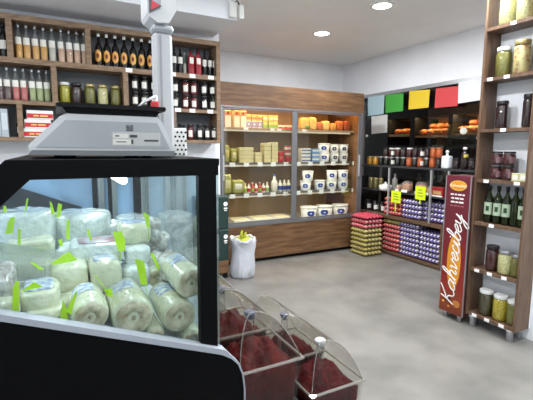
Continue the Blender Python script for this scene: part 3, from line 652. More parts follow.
# --- fluorescent price tags stuck in the cheeses
def ptag(pts, Y, label, stick=None):
    c = at(*pts[0], Y=Y); t = thing('price_tag', label, 'price tag', c, 0, 'green price tags in the cheese counter')
    q = [at(*p, Y=Y)-c for p in pts]
    a = random.uniform(-.5, .5)
    vs = [(p.x, p.x*a*.5+s, p.z) for s in (-.0006, .0006) for p in q]; n = len(q)
    fs = [tuple(range(n)), tuple(range(2*n-1, n-1, -1))]+[(i, n+i, n+(i+1) % n, (i+1) % n) for i in range(n)]
    MB().add(vs, fs).build('card', M_green_tag, t)
    if stick:
        s = at(*stick, Y=Y)-c; e = q[len(q)//2]*.5
        MB().tube([(e.x, e.x*a*.5-.0015, e.z), (s.x, s.x*a*.5+.006, s.z)], .0013, 5).build('pin', M_green_tag, t)
T = [([(3,212),(3.5,206),(6,206),(7,212)], 1.62, 'tiny green tag at the far left on the back wheel', None),
 ([(24.5,209),(26.5,199),(28.5,198),(26.5,211)], 1.56, 'thin upright green tag on the left back wheel', (24.5,214)),
 ([(51,214),(49.5,201),(52,203),(55,214)], 1.60, 'narrow green tag, left one of the pair between the wheels', (54,219)),
 ([(56,217),(58,203),(62,204.5),(60.5,217)], 1.60, 'wide green tag, right one of the pair between the wheels', (58,221)),
 ([(5,234),(8,222),(11,217),(15,217),(13,233)], 1.50, 'green tag lying tilted on the left wheel', None),
 ([(17.5,245),(18,229),(21,229),(20.5,246)], 1.50, 'green tag upright in front of the left wheel', None),
 ([(33.5,256),(34,248),(37.5,247),(37,257)], 1.48, 'small green tag between the wheel and the ribbed box', None),
 ([(50,264),(64,255),(69,252),(78,261),(55,265)], 1.36, 'broad green tag lying over the large rounded block', None),
 ([(66,239),(66.5,220),(69.5,220),(69.5,240)], 1.56, 'tall thin green tag in front of the right wheel', None),
 ([(89.5,241),(87,229),(89,229),(92,240)], 1.50, 'slim green tag behind the flat printed packet', None),
 ([(118,251),(112.5,232),(122,231.5),(125,240),(125,251)], 1.40, 'broad green tag stuck in the flat printed packet', (121,262)),
 ([(146.5,227),(143.5,212),(149,215),(150,228)], 1.45, 'green tag beside the bulging block below the post', (149,240)),
 ([(141,285),(135,259),(144,260.5),(147,284)], 1.27, 'tall green tag above the largest roll', (150,306)),
 ([(158,271),(150,253),(153,253),(159.5,266)], 1.38, 'pointed green tag behind the right rolls', None),
 ([(174,266),(172.5,257),(175,252),(182,261),(180,268)], 1.42, 'green tag lying on the crumpled bags', None),
 ([(40,270),(30,262),(33,262),(44,269)], 1.30, 'green tag seen through the ribbed box', None),
 ([(12,314),(13,287),(16,281),(19,282),(19,312)], 1.15, 'tall green tag at the front left corner', None),
 ([(20,292),(34,282.5),(43,288),(30,290)], 1.20, 'flat green tag lying above the half round cheese', None),
 ([(60,321),(61,310),(63,299),(66,308),(69,320)], 1.15, 'pointed green tag, left one of the pair beside the short roll', None),
 ([(66,311),(76.5,290),(77,293),(71,315)], 1.155, 'slanted green tag, right one of the pair beside the short roll', None),
 ([(104,290),(112,288),(113,297),(107,296)], 1.25, 'green tag on a long pin in the short roll', (95,275)),
 ([(60,246),(58,240),(62,239),(63,246)], 1.50, 'little green tag low on the right wheel', None)]
for pts, Y, lab, st in T: ptag(pts, Y, lab, st)

# ------------------------------------------------------------------ scale on the counter
sc = thing('shop_scale', 'pale grey shop scale with a black pan and a display on a post', 'scale', (0, 0, zt1))
SY0, SY1 = 1.20, 1.50
m_sc = mat('scale_plastic', (206,209,211), .4); m_sc2 = mat('scale_panel', (168,173,177), .45)
def sx(px, py, Y=SY0): q = at(px, py, Y=Y); return (q.x, q.z-zt1)
prof = [sx(29, 151), sx(175, 153), sx(174, 148), sx(162, 122), sx(157, 117), sx(67, 113), sx(60, 116), sx(28, 145)]
MB().prism(prof, SY0, SY1).build('body', m_sc, sc)
q = [sx(36, 147), sx(170, 149), sx(157, 123), sx(65, 120)]
MB().prism(q, SY0-.003, SY0).build('front_panel', m_sc2, sc)
MB().prism([sx(28, 155), sx(175, 156), sx(174, 151), sx(32, 150)], SY0-.004, SY1+.004).build('base_band', mat('grey_band', (120,124,126), .5), sc)
pl = MB(); a = sx(58, 102); b = sx(163, 106); t0 = sx(110, 104.3, SY0-.02)[1]
pl.prism([(a[0]-.004, t0-.012), (b[0]+.002, t0-.012), (b[0]+.004, t0-.004), (b[0], t0), (a[0]+.004, t0), (a[0]-.006, t0-.004)], SY0-.02, SY1+.02)
pl.prism([(a[0]+.02, t0-.028), (b[0]-.02, t0-.028), (b[0]-.01, t0-.012), (a[0]+.01, t0-.012)], SY0, SY1)
pl.build('pan', M_blackm, sc)
for px in (70, 132, 148):
    x = sx(px, 155)[0]
    MB().lathe([(.016, .0003), (.016, .010), (.012, .014)], 14, c=(x, SY0+.03, 0)).build('foot', M_blackm, sc)
for px in (60, 150): MB().lathe([(.016, .0003), (.016, .010), (.012, .014)], 14, c=(sx(px, 155)[0], SY1-.04, 0)).build('foot', M_blackm, sc)
# sticker and small marks
def rect_on(px0, py0, px1, py1, d): a = sx(px0, py1); b = sx(px1, py0); return (a[0], b[0], SY0-.003-d, SY0-.003, a[1], b[1])
st = MB().box(*rect_on(112, 133, 160, 145.5, .0008)).build('sticker', mat('sticker_grey', (196,198,196), .5), sc)
mk = MB()
for r_ in ((113, 134, 128, 138), (113, 139.5, 131, 144.5)): mk.box(*rect_on(*r_, .0014))
mk.build('sticker_field', M_label, st)
mk = MB()
for r_ in ((129.5, 135, 137, 137.5), (131, 139.5, 133, 144), (144, 140, 158, 141.5), (115, 135.3, 119, 136.6), (116, 141.5, 126, 142.3), (126, 127.5, 133, 128.6), (126, 129.6, 133, 130.8), (126, 125.5, 129, 126.6), (130, 125.5, 133, 126.6)): mk.box(*rect_on(*r_, .002))
mk.build('lettering', mat('print_grey', (70,74,78), .5), st)
# post and display head
PY = 1.36
p0 = at(154, 110, Y=PY); p1 = at(172.5, 110, Y=PY)
x0, x1 = p0.x, p1.x; ztop = at(160, 34, Y=PY).z-zt1
m_post = mat('post_grey', (186,189,192), .4)
MB().bbox(x0, x1, PY-.025, PY+.02, .015, ztop, .01).build('post', m_post, sc)
MB().box(x0+.018, x0+.024, PY-.027, PY-.0251, .03, ztop-.01).build('post_groove', mat('groove', (150,152,156), .5), sc)
MB().bbox(x0-.004, x1+.004, PY-.03, PY+.025, ztop, ztop+.022, .008).build('collar', m_sc2, sc)
# head: box leaning, screen to the left
hx = (x0+x1)/2-.004; h0 = ztop+.018
hd = MB().prism([(hx-.040, h0+.018), (hx-.015, h0+.004), (hx+.02, h0+.008), (hx+.045, h0+.05), (hx+.050, h0+.17), (hx+.01, h0+.19), (hx-.047, h0+.17), (hx-.047, h0+.03)], PY-.045, PY+.06).build('display_head', m_sc, sc)
MB().prism([(hx-.043, h0+.026), (hx-.008, h0+.045), (hx+.005, h0+.17), (hx-.043, h0+.16)], PY-.048, PY-.0455).build('screen', mat('screen_film', (150,156,166), .2, coat=.5), hd)
MB().prism([(hx-.042, h0+.027), (hx-.004, h0+.052), (hx-.042, h0+.068)], PY-.051, PY-.0485).build('sticker', mat('sticker_dark', (46,42,48), .3), hd)
MB().prism([(hx-.038, h0+.036), (hx-.010, h0+.052), (hx-.034, h0+.064)], PY-.053, PY-.0515).build('sticker_mark', mat('sticker_red', (206,40,62), .4), hd)
# clear tray under the scale
tr = thing('clear_tray', 'thin clear plastic tray lying under the scale', 'tray', (0, 0, zt1))
# paper cutter / tool resting on the pan
a = at(135, 105, Y=1.33); b = at(156, 94.5, Y=1.33)
t = thing('hand_tool', 'silver and red hand tool lying on the scale pan behind the edge', 'tool', (a.x, 1.33, zt1+t0+.001))
d = b-a
MB().bbox(.0, .012, -.012, .012, 0, .006, .002).tube([(.006, 0, .006), (d.x*.5, 0, d.z*.55+.01), (d.x, 0, d.z+.012)], .0045, 8).tube([(d.x, 0, d.z+.012), (d.x+.002, 0, .006)], .004, 8).build('arm', M_steel, t)
MB().bbox(d.x-.016, d.x+.006, -.014, .014, 0.0005, .030, .004).build('grip', m_red, t)
bpy.data.objects.remove(tr)
# dotted tin
a = at(174, 150, Y=1.40); b = at(187, 150, Y=1.40); zt = at(180, 128, Y=1.40).z
t = thing('dotted_tin', 'white tin with black dots standing on the counter behind the scale', 'tin', ((a.x+b.x)/2, 1.43, zt1)); w = (b.x-a.x)/2; hh = zt-zt1
MB().bbox(-w, w, -.03, .03, .0005, hh, .004).build('body', M_white, t)
dots = MB()
for i in range(6):
    for j in range(3):
        xx = -w*.75+(j+(.5 if i % 2 else 0))*w*.62; z2 = hh*(.1+.15*i)
        if abs(xx) < w*.88: dots.lathe([(.0038, 0), (.0038, .001)], 8, c=(xx, -.0315, z2), ax='y', smooth=False)
dots.build('dots', M_blackm, t)
MB().bbox(-.012, .012, -.012, .012, hh, hh+.005, .002).build('lid_knob', M_blackm, t)

# ------------------------------------------------------------------ acrylic bins of pepper paste on a stepped stand
sd = thing('stepped_stand', 'dark two step stand under the acrylic bins', 'stand', (0, 0, 0))
m_std = mat('stand_dark', (40,38,38), .6)
MB().box(.535, .845, 1.25, 1.87, 0, .375).build('high_step', m_std, sd); MB().box(.85, 1.16, 1.25, 1.87, 0, .195).build('low_step', m_std, sd)
BW, BD, BH = .27, .28, .22
m_paste = mat('pepper_paste', (80,14,9), .6, spec=.12, vs=20, col2=(56,6,6), bump=.9, bs=40)
m_flake = mat('dark_red_flakes', (76,11,10), .7, spec=.12, vs=40, col2=(50,6,8), bump=1, bs=70)
m_cap = mat('cap_blue_grey', (92,96,116), .4); m_capw = mat('cap_white', (226,230,238), .35)
M_edge = glass('acrylic_edge', (226,222,214), base=.25, body=.25, bodycol=(230,228,222))
def bin_(x, y, zr, label, white, seed):
    t = thing('acrylic_bin', label, 'bin', (x, y, zr-BH), 0, 'acrylic bins of pepper paste'); e = .005
    # tapered open box
    def W4(z, i): k = .9+.1*z/BH; cx, cy = BW/2, BD/2; return [(cx+(px-cx)*k, cy+(py-cy)*k, z) for px, py in ((i, i), (BW-i, i), (BW-i, BD-i), (i, BD-i))]
    vs = W4(0, 0)+W4(BH, 0)+W4(e, e)+W4(BH, e)
    fs = [(3,2,1,0), (8,9,10,11)]
    for i in range(4): j = (i+1) % 4; fs += [(i, j, 4+j, 4+i), (8+j, 8+i, 12+i, 12+j), (4+i, 4+j, 12+j, 12+i)]
    MB().add(vs, fs).build('box', M_acr, t)
    r = MB(); f = .008
    r.box(-f, BW+f, -f, 0, BH-.006, BH+.002).box(-f, BW+f, BD, BD+f, BH-.006, BH+.002).box(-f, 0, 0, BD, BH-.006, BH+.002).box(BW, BW+f, 0, BD, BH-.006, BH+.002)
    r.build('rim', M_edge, t)
    # quarter round lid: hinge wall on the left, curve falls to the right
    n = 20; Hh = .222; xp = .050; z0 = BH+.003
    arc = [(xp-(xp-.004)*math.cos(PI/2*i/8), z0+Hh*math.sin(PI/2*i/8)) for i in range(8)]+[(xp+(BW-.004-xp)*i/(n-8), z0+Hh*(1-(i/(n-8))**2.1)) for i in range(n-7)]
    sh = MB()
    vs = []; fs = []
    for i in range(n+1): vs += [(arc[i][0], .004, arc[i][1]), (arc[i][0], BD-.004, arc[i][1])]
    for i in range(n): fs.append((2*i, 2*i+1, 2*i+3, 2*i+2))
    sh.add(vs, fs, True)
    poly = arc
    sh.add([(p[0], .004, p[1]) for p in poly], [tuple(range(len(poly)))]); sh.add([(p[0], BD-.004, p[1]) for p in poly], [tuple(range(len(poly)-1, -1, -1))])
    ld = sh.build('lid', M_acr, t)
    for yy in (.004, BD-.004): MB().tube([(p[0], yy, p[1]) for p in arc], .0022, 6).build('lid_edge', M_edge, ld)
    ctop = (.056, .030)
    MB().lathe([(.012, BH+.02), (.015, BH+.03), (.016, BH+Hh-.031)], 16, c=(ctop[0], ctop[1], 0)).build('handle_tube', M_acr, ld)
    MB().lathe([(.015, BH+Hh-.030), (.016, BH+Hh-.014), (.022, BH+Hh-.013), (.022, BH+Hh-.004), (.018, BH+Hh-.001)], 20, c=(ctop[0], ctop[1], 0)).build('knob', m_capw if white else m_cap, ld)
    # heap of paste
    N = 22; vs = []; fs = []
    for j in range(N+1):
        for i in range(N+1):
            u, v = i/N, j/N; xx = .014+(BW-.028)*u; yy = .014+(BD-.028)*v
            edge = min(u, 1-u, v, 1-v)
            hgt = BH-.035+.065*math.sin(PI*u)**.8*math.sin(PI*v)**.8+.05*noise.noise(Vector((u*4+seed, v*4, 0)))*min(1, edge*6)+.02*noise.noise(Vector((u*12+seed, v*12, 3)))
            vs.append((xx, yy, hgt))
    for j in range(N):
        for i in range(N): a = j*(N+1)+i; fs.append((a, a+1, a+N+2, a+N+1))
    o = len(vs); ring = [i for i in range(N+1)]+[j*(N+1)+N for j in range(1, N+1)]+[N*(N+1)+i for i in range(N-1, -1, -1)]+[j*(N+1) for j in range(N-1, 0, -1)]
    for k in ring: x_, y_, _ = vs[k]; vs.append((BW/2+(x_-BW/2)*.91, BD/2+(y_-BD/2)*.91, .006))
    for k in range(len(ring)): k2 = (k+1) % len(ring); fs.append((ring[k], o+k, o+k2, ring[k2]))
    fs.append(tuple(o+k for k in range(len(ring)-1, -1, -1)))
    MB().add(vs, fs, True).build('paste', m_paste if seed % 2 == 0 else m_flake, t)
bin_(.553, 1.27, .60, 'acrylic bin of red pepper paste on the high step, nearer the camera', False, 0)
bin_(.553, 1.565, .60, 'acrylic bin of red pepper paste on the high step, half hidden by the counter', False, 2)
bin_(.872, 1.265, .42, 'acrylic bin of dark red pepper with a white knob on the low step', True, 1)
bin_(.872, 1.56, .42, 'acrylic bin of dark red pepper on the low step, farther from the camera', False, 3)

# ------------------------------------------------------------------ tall shelf on the right
RX0, RX1, RY0, RY1 = 2.91, 3.085, 1.64, 2.045
rs = thing('tall_shelf', 'tall narrow walnut shelf on steel legs with jars of pickles', 'shelf', (0, 0, 0))
MB().box(RX0, RX1, RY1-.018, RY1, .09, 2.70).build('side_panel', M_woodz, rs); MB().box(RX0, RX1, RY0, RY0+.018, .09, 2.70).build('side_panel', M_woodz, rs)
MB().box(RX1, RX1+.012, RY0, RY1, .09, 2.70).build('back_panel', mat('white_back', (242,246,252), .6), rs)
RZ = (.105, .474, .849, 1.186, 1.57, 1.95, 2.316, 2.68)
tags = {0: (476, 489, 504), 1: (478, 491, 506), 2: (492,), 3: (486, 517), 4: (502,), 5: (488, 504.5), 6: (510,)}
for i, z in enumerate(RZ):
    sh = MB().box(RX0+.002, RX1, RY0+.018, RY1-.018, z-.012, z+.012).build('shelf', M_woodz, rs)
    for px in tags.get(i, ()):
        q = at(px, 0, X=RX0); yq = at(px, 200-(z-1.0)*100, X=RX0).y
        MB().box(RX0-.0015, RX0+.0015, yq-.02, yq+.02, z-.012, z+.012).build('price_tag', M_tagw, sh)
for y in (RY0+.05, RY1-.05):
    for x in (RX0+.03, RX1-.03): MB().lathe([(.024, 0), (.024, .075), (.03, .08), (.03, .092)], 16, c=(x, y, 0)).build('leg', M_steel, rs)
RJX = 2.985
def ry(px, py): return at(px, py, X=RJX-.03).y
def rj(px, lev, wpx, h, c, l, label, **k):
    z = RZ[lev]+.0125; y = ry(px, at_y[lev]); P = Vector((RJX, y, z)); r = round(min(msize(wpx/2, P)*.93, .066), 3)
    return jar((RJX, y, z), r, h, c, l, label, 'jars on the tall right shelf', **k)
at_y = (300, 258, 205, 165, 115, 65, 15)
rj(505, 6, 16, .235, c_pale, lid_green, 'jar of pale pickles with a green lid on the uppermost visible shelf'); rj(522.5, 6, 17, .235, c_pale, lid_w, 'jar of pale pickles beside the green-lidded jar on the uppermost visible shelf')
rj(501, 5, 15.5, .215, c_olive, lid_w, 'jar of dark green olives on the second visible shelf'); rj(519, 5, 17, .235, content('peppers_red_pale', (206,196,140), (160,70,44), 30), lid_g, 'jar of pale peppers with a red piece on the second visible shelf')
rj(499.5, 4, 12.5, .205, c_dark, lid_k, 'dark jar at the left of an otherwise empty shelf'); rj(525.5, 4, 11.5, .235, c_dark, lid_k, 'dark jar at the right picture edge')
for lv in range(2):
    for i, px in enumerate((494, 506.5)):
        y = ry(px, 165); jar((RJX, y, RZ[3]+.0125+lv*.108), .043, .107, c_jam, lid_k, f'dark red jam jar, {"upper" if lv else "lower"} {"left" if i == 0 else "right"} one of the four', 'jam jars', mat('dull_label', (120,90,96), .5))
for i, px in enumerate((516, 524)):
    t = thing('soap_box', 'small pale yellow green box, ' + ('left' if i == 0 else 'right') + ' of two beside the jam jars', 'box', (RJX, ry(px, 172), RZ[3]+.0125), 0, 'pale yellow green boxes')
    MB().bbox(-.035, .035, -.028, .028, 0, .058, .003).build('carton', mat('pale_green_card', (204,206,160), .5), t); MB().box(-.0365, -.0352, -.018, .018, .012, .045).build('label', M_label, t)
bg_oil = glass('oil_glass', (120,140,60), base=.06, body=.3, bodycol=(40,54,22)); m_oil = mat('olive_oil', (64,70,20), .15, coat=.5); m_oil2 = mat('golden_oil', (120,110,24), .15, coat=.5)
m_oill = mat('oil_label', (176,196,168), .5)
for i, px in enumerate((486.5, 495.5, 504.5, 513.2, 521.2)):
    y = ry(px, 205)
    bottle((RJX, y, RZ[2]+.0125), .033, .29, bg_oil, lid_k, f'olive oil bottle, {ORD[i]} from the left on the tall right shelf', 'olive oil bottles', m_oill if i != 3 else None, liquid=m_oil if i < 3 else m_oil2, lz=(.22, .55), mark=mat('oil_mark', (36,66,36), .5) if i != 3 else None, name='olive_oil_bottle', sh=.62, rz=-1.0)
rj(490, 1, 13, .20, c_jam, lid_k, 'dark jar on the shelf below the olive oil'); rj(503.5, 1, 15.5, .185, c_pale, lid_s, 'jar of pale olives on the shelf below the olive oil'); rj(514.5, 1, 11, .17, c_olive, lid_s, 'green jar half hidden by the near side panel')
rj(484, 0, 15, .205, content('dark_olives', (70,64,34), (34,30,18)), lid_w, 'jar of dark olives with a white lid on the bottom shelf'); rj(498.5, 0, 15, .20, c_gold, lid_w, 'jar of golden green pickles with a white lid on the bottom shelf'); rj(511.5, 0, 12.5, .19, c_olive, lid_w, 'jar of green pickles at the right of the bottom shelf')

# ------------------------------------------------------------------ coffee display stand
BX = 2.885; BY0, BY1 = 2.048, 2.275; BZ0, BZ1 = .055, 1.215
bs = thing('coffee_stand', 'tall narrow dark red coffee stand on silver feet with white script lettering', 'display stand', (0, 0, 0))
MB().box(BX, BX+.20, BY0, BY1, BZ0, BZ1).build('cabinet', mat('stand_side', (70,34,34), .5), bs)
mp_ = mat('banner_print', (110,24,36), .4); nt = mp_.node_tree
tcn = nt.nodes.new('ShaderNodeTexCoord'); sp = nt.nodes.new('ShaderNodeSeparateXYZ'); nt.links.new(tcn.outputs['Generated'], sp.inputs[0])
nzn = nt.nodes.new('ShaderNodeTexNoise'); nzn.inputs['Scale'].default_value = 9; nt.links.new(tcn.outputs['Object'], nzn.inputs[0])
ad = nt.nodes.new('ShaderNodeMath'); ad.operation = 'MULTIPLY_ADD'; ad.inputs[1].default_value = .12; nt.links.new(nzn.outputs[0], ad.inputs[0]); nt.links.new(sp.outputs[2], ad.inputs[2])
rp = nt.nodes.new('ShaderNodeValToRGB'); nt.links.new(ad.outputs[0], rp.inputs[0]); nt.links.new(rp.outputs[0], nt.nodes['Principled BSDF'].inputs['Base Color'])
E_ = rp.color_ramp.elements; E_[0].position = .05; E_[0].color = lin((110,46,24)); E_[1].position = 1; E_[1].color = lin((104,26,44))
for ps, cc in ((.16, (138,58,26)), (.26, (140,36,24)), (.5, (120,20,28)), (.75, (100,20,34))): e = E_.new(ps); e.color = lin(cc)
fp = MB().box(BX-.006, BX, BY0+.004, BY1-.004, BZ0, BZ1).build('front_print', mp_, bs)
MB().box(BX-.008, BX+.002, BY0-.004, BY0+.004, BZ0, BZ1).box(BX-.008, BX+.002, BY1-.004, BY1+.004, BZ0, BZ1).build('edge_strip', M_alu, bs)
for y in (BY0+.05, BY1-.05):
    for x in (BX+.03, BX+.17): MB().lathe([(.018, 0), (.018, .04), (.024, .045), (.024, .055)], 14, c=(x, y, 0)).build('foot', M_steel, bs)
ymid = (BY0+BY1)/2
def oval(y, z, a, b, d, m, name, rot=0):
    n = 32; pts = []
    for i in range(n):
        u, v = a*math.cos(2*PI*i/n), b*math.sin(2*PI*i/n); pts.append((y+u*math.cos(rot)-v*math.sin(rot), z+u*math.sin(rot)+v*math.cos(rot)))
    return MB().prism(pts, BX-.006-d, BX-.006, 'x').build(name, m, fp)
m_oro = mat('print_amber', (222,150,40), .4); m_or2 = mat('print_amber_light', (236,186,80), .4)
oval(ymid-.004, .50, .064, .235, .0006, m_oro, 'amber_oval')
oval(ymid, 1.135, .078, .042, .0006, m_or2, 'logo_rim'); oval(ymid, 1.135, .072, .036, .0010, m_oro, 'logo_oval')
def text(body, y, z, size, rot, name, m, parent, shear=0, d=.0015, bold=0.0, sx=1):
    cu = bpy.data.curves.new(name, 'FONT'); cu.body = body; cu.size = size; cu.align_x = 'CENTER'; cu.align_y = 'CENTER'; cu.shear = shear; cu.offset = bold; cu.extrude = .0003; cu.resolution_u = 3
    o = bpy.data.objects.new(name, cu); COL.objects.link(o)
    dg = bpy.context.evaluated_depsgraph_get(); me = bpy.data.meshes.new_from_object(o.evaluated_get(dg)); bpy.data.objects.remove(o)
    # text plane: right = -Y (seen from -X), up = +Z
    me.transform(Matrix.Translation((BX-.006-d, y, z)) @ Matrix(((0, 0, -1, 0), (-1, 0, 0, 0), (0, 1, 0, 0), (0, 0, 0, 1))) @ Matrix.Rotation(rot, 4, 'Z') @ Matrix.Diagonal((sx, 1, 1, 1)))
    me.materials.clear(); me.materials.append(m); me.name = name
    return obj(name, me, parent)
m_txt = mat('print_white', (240,236,232), .5)
STROKES = [  # handwritten word, each letter: width, strokes
 (1.35, [[(0,2),(.06,1),(0,0)], [(1.15,2.15),(.5,1.4),(.1,1.05),(.5,.8),(.8,.2),(1.15,0),(1.4,.2)]]),
 (1.15, [[(.9,.8),(.5,1),(.1,.6),(.15,.1),(.5,.05),(.85,.5),(.95,.95),(.85,.3),(1.0,.02),(1.2,.25)]]),
 (1.0, [[(0,.2),(.4,1.2),(.5,2.0),(.3,2.1),(.2,1.4),(.15,0)], [(.15,0),(.2,.6),(.5,1),(.75,.8),(.7,.2),(.85,0),(1.05,.25)]]),
 (1.0, [[(0,.8),(.2,1),(.3,.5),(.4,0),(.75,.6),(.85,1),(.95,.8),(1.1,.8)]]),
 (.8, [[(0,.4),(.4,.5),(.65,.8),(.45,1),(.15,.7),(.15,.2),(.45,0),(.85,.35)]]),
 (.8, [[(.65,.8),(.4,1),(.1,.6),(.15,.15),(.45,0),(.85,.3)]]),
 (.55, [[(0,.3),(.22,1),(.2,.3),(.32,0),(.6,.3)], [(.36,1.45),(.42,1.55)]]),
 (.85, [[(0,.3),(.4,1.3),(.45,2),(.25,2.05),(.15,1.2),(.15,.2),(.45,0),(.72,.35),(.66,.8),(.4,.8)], [(.66,.75),(.9,.7)]]),
 (.8, [[(0,.4),(.4,.5),(.65,.8),(.45,1),(.15,.7),(.15,.2),(.45,0),(.85,.35)]]),
 (1.0, [[(0,.8),(.15,1),(.15,.4),(.4,.1),(.7,.5),(.82,1),(.75,.2),(.55,-.8),(.2,-.9),(.3,-.4),(1.05,.3)]])]
def script_word(y, z, unit, rot, name, m, parent, r, d):
    mb = MB(); u0 = 0; W_ = sum(w for w, _ in STROKES)
    for w, sts in STROKES:
        for st in sts:
            pts = []
            for k in range(len(st)-1):
                p0, p1, p2, p3 = st[max(k-1, 0)], st[k], st[k+1], st[min(k+2, len(st)-1)]
                for q in range(5):
                    t_ = q/5; f = lambda i: .5*(2*p1[i]+(p2[i]-p0[i])*t_+(2*p0[i]-5*p1[i]+4*p2[i]-p3[i])*t_*t_+(3*p1[i]-p0[i]-3*p2[i]+p3[i])*t_**3)
                    pts.append((f(0), f(1)))
            pts.append(st[-1]); P3 = []
            for a_, b_ in pts:
                u = (u0+a_+.32*b_-W_/2-.2)*unit; v = (b_-.62)*unit*.78
                P3.append((0, y-(u*math.cos(rot)-v*math.sin(rot)), z+u*math.sin(rot)+v*math.cos(rot)))
            mb.tube(P3, r, 6)
        u0 += w
    mb.v = [(BX-.006-d+v[0]*.12, v[1], v[2]) for v in mb.v]
    return mb.build(name, m, parent)
script_word(ymid-.004, .53, .081, math.radians(87), 'script_lettering', m_txt, fp, .0062, .0012)
text('Kahvecibey', ymid, 1.135, .034, 0, 'logo_lettering', mat('print_cream', (250,232,190), .5), fp, shear=.25, bold=.0006, d=.002)
# three lines of small print and a dim one, too fine to read: rows of word-length marks
for i, (words, hgt, m) in enumerate((((.030, .022, .034, .020), .013, m_txt), ((.026, .040, .030), .013, m_txt), ((.034, .022, .044), .013, m_txt), ((.024, .030, .020, .026), .007, mat('print_dim', (170,110,116), .5)))):
    tot = sum(words)+.008*(len(words)-1); y = ymid+tot/2; z = 1.062-.031*i; ln_ = MB()
    for w_ in words: ln_.box(BX-.0072, BX-.0061, y-w_, y, z-hgt/2, z+hgt/2); y -= w_+.008
    ln_.build('small_print', m, fp)['kind'] = 'stuff'
# printed cup and beans at the foot of the panel
oval(ymid+.03, .17, .03, .018, .0006, mat('print_coffee', (70,34,22), .5), 'printed_cup'); oval(ymid-.05, .15, .035, .03, .0006, mat('print_tan', (190,120,56), .5), 'printed_pack')
oval(ymid+.075, .14, .012, .008, .0006, m_or2, 'printed_bean'); oval(ymid+.02, .11, .012, .008, .0006, m_oro, 'printed_bean')

# ------------------------------------------------------------------ egg trays
def tray_mesh():
    nu, nv, q = 5, 6, 4; S_ = .30; vs = []; fs = []; NU, NV = nu*q, nv*q
    for lay in (0, 1):
        for j in range(NV+1):
            for i in range(NU+1):
                u, v = i/q, j/q; h = .018*(math.cos(2*PI*u)+math.cos(2*PI*v))
                if i in (0, NU) or j in (0, NV): h = h*.7-.017
                vs.append((-S_/2+S_*i/NU, -S_/2+S_*j/NV, .042+h-((.016 if i in (0, NU) or j in (0, NV) else .004) if lay else 0)))
    o = (NU+1)*(NV+1)
    for j in range(NV):
        for i in range(NU):
            a = j*(NU+1)+i; fs += [(a, a+1, a+NU+2, a+NU+1), (o+a+NU+1, o+a+NU+2, o+a+1, o+a)]
    ring = list(range(NU+1))+[j*(NU+1)+NU for j in range(1, NV+1)]+[NV*(NU+1)+i for i in range(NU-1, -1, -1)]+[j*(NU+1) for j in range(NV-1, 0, -1)]
    for k in range(len(ring)): a, b = ring[k], ring[(k+1) % len(ring)]; fs.append((a, o+a, o+b, b))
    return MB().add(vs, fs, True).mesh('tray', None)
TRAY = tray_mesh(); TRAY.materials.append(M_white)
def eggs_mesh():
    mb = MB()
    for i in range(5):
        for j in range(6): mb.sup(.0235, .0235, .0255, 1, 1, 10, 7, (-.15+.06*(i+.5), -.15+.05*(j+.5), .0335))
    return mb.mesh('eggs', mat('egg_shell', (232,226,218), .5))
EGGS = eggs_mesh()
m_tp = mat('tray_pink', (188,60,84), .7, var=.12, vs=12); m_to = mat('tray_olive', (168,156,84), .8, var=.15, vs=12); m_tr = mat('tray_red', (196,62,70), .7, var=.12, vs=12); m_tv = mat('tray_violet', (104,92,176), .65, var=.15, vs=12)
PITCH = .0615; m_eo = mat('egg_shell_buff', (206,192,130), .5); m_ep = mat('egg_shell_pinkish', (222,170,160), .5)
def egg_stack(x, y, z, layers, where, grp):
    n = len(layers)
    for k, (nm, m, eg) in enumerate(layers):
        pos = 'bottom' if k == 0 else 'top' if k == n-1 else ORD[k]+' from the bottom'
        t = thing('egg_tray', f'{nm} egg tray, {pos}, {where}', 'egg tray', (x+random.uniform(-.004, .004), y+random.uniform(-.004, .004), z+k*PITCH), random.uniform(-.015, .015), grp)
        obj('tray', TRAY, t, m=m)
        if eg: e = obj('eggs', EGGS, t, m={'olive': m_eo, 'pink': m_ep, 'red': m_ep}.get(nm)); e['kind'] = 'stuff'
P_, O_, R_, V_ = ('pink', m_tp, True), ('olive', m_to, True), ('red', m_tr, True), ('violet', m_tv, True)
egg_stack(3.715, 4.165, .0, [O_]*6+[P_]*2+[('pink', m_tp, False)], 'floor stack by the fridge', 'egg trays on the floor')
EZ = .047
egg_stack(4.13, 3.99, EZ, [R_]*6+[O_], 'left stack, lower rack', 'egg trays on the lower rack')
egg_stack(4.13, 3.67, EZ, [V_]*7, 'middle stack, lower rack', 'egg trays on the lower rack')
egg_stack(4.13, 3.345, EZ, [V_]*6, 'right stack, lower rack', 'egg trays on the lower rack')
egg_stack(4.155, 4.005, .535, [R_]*4, 'red stack on the upper board', 'egg trays on the upper board')
egg_stack(4.155, 3.68, .535, [V_]*4, 'violet stack under the larger price card', 'egg trays on the upper board')
egg_stack(4.20, 3.365, .535, [V_]*4, 'violet stack behind the steel upright', 'egg trays on the upper board')

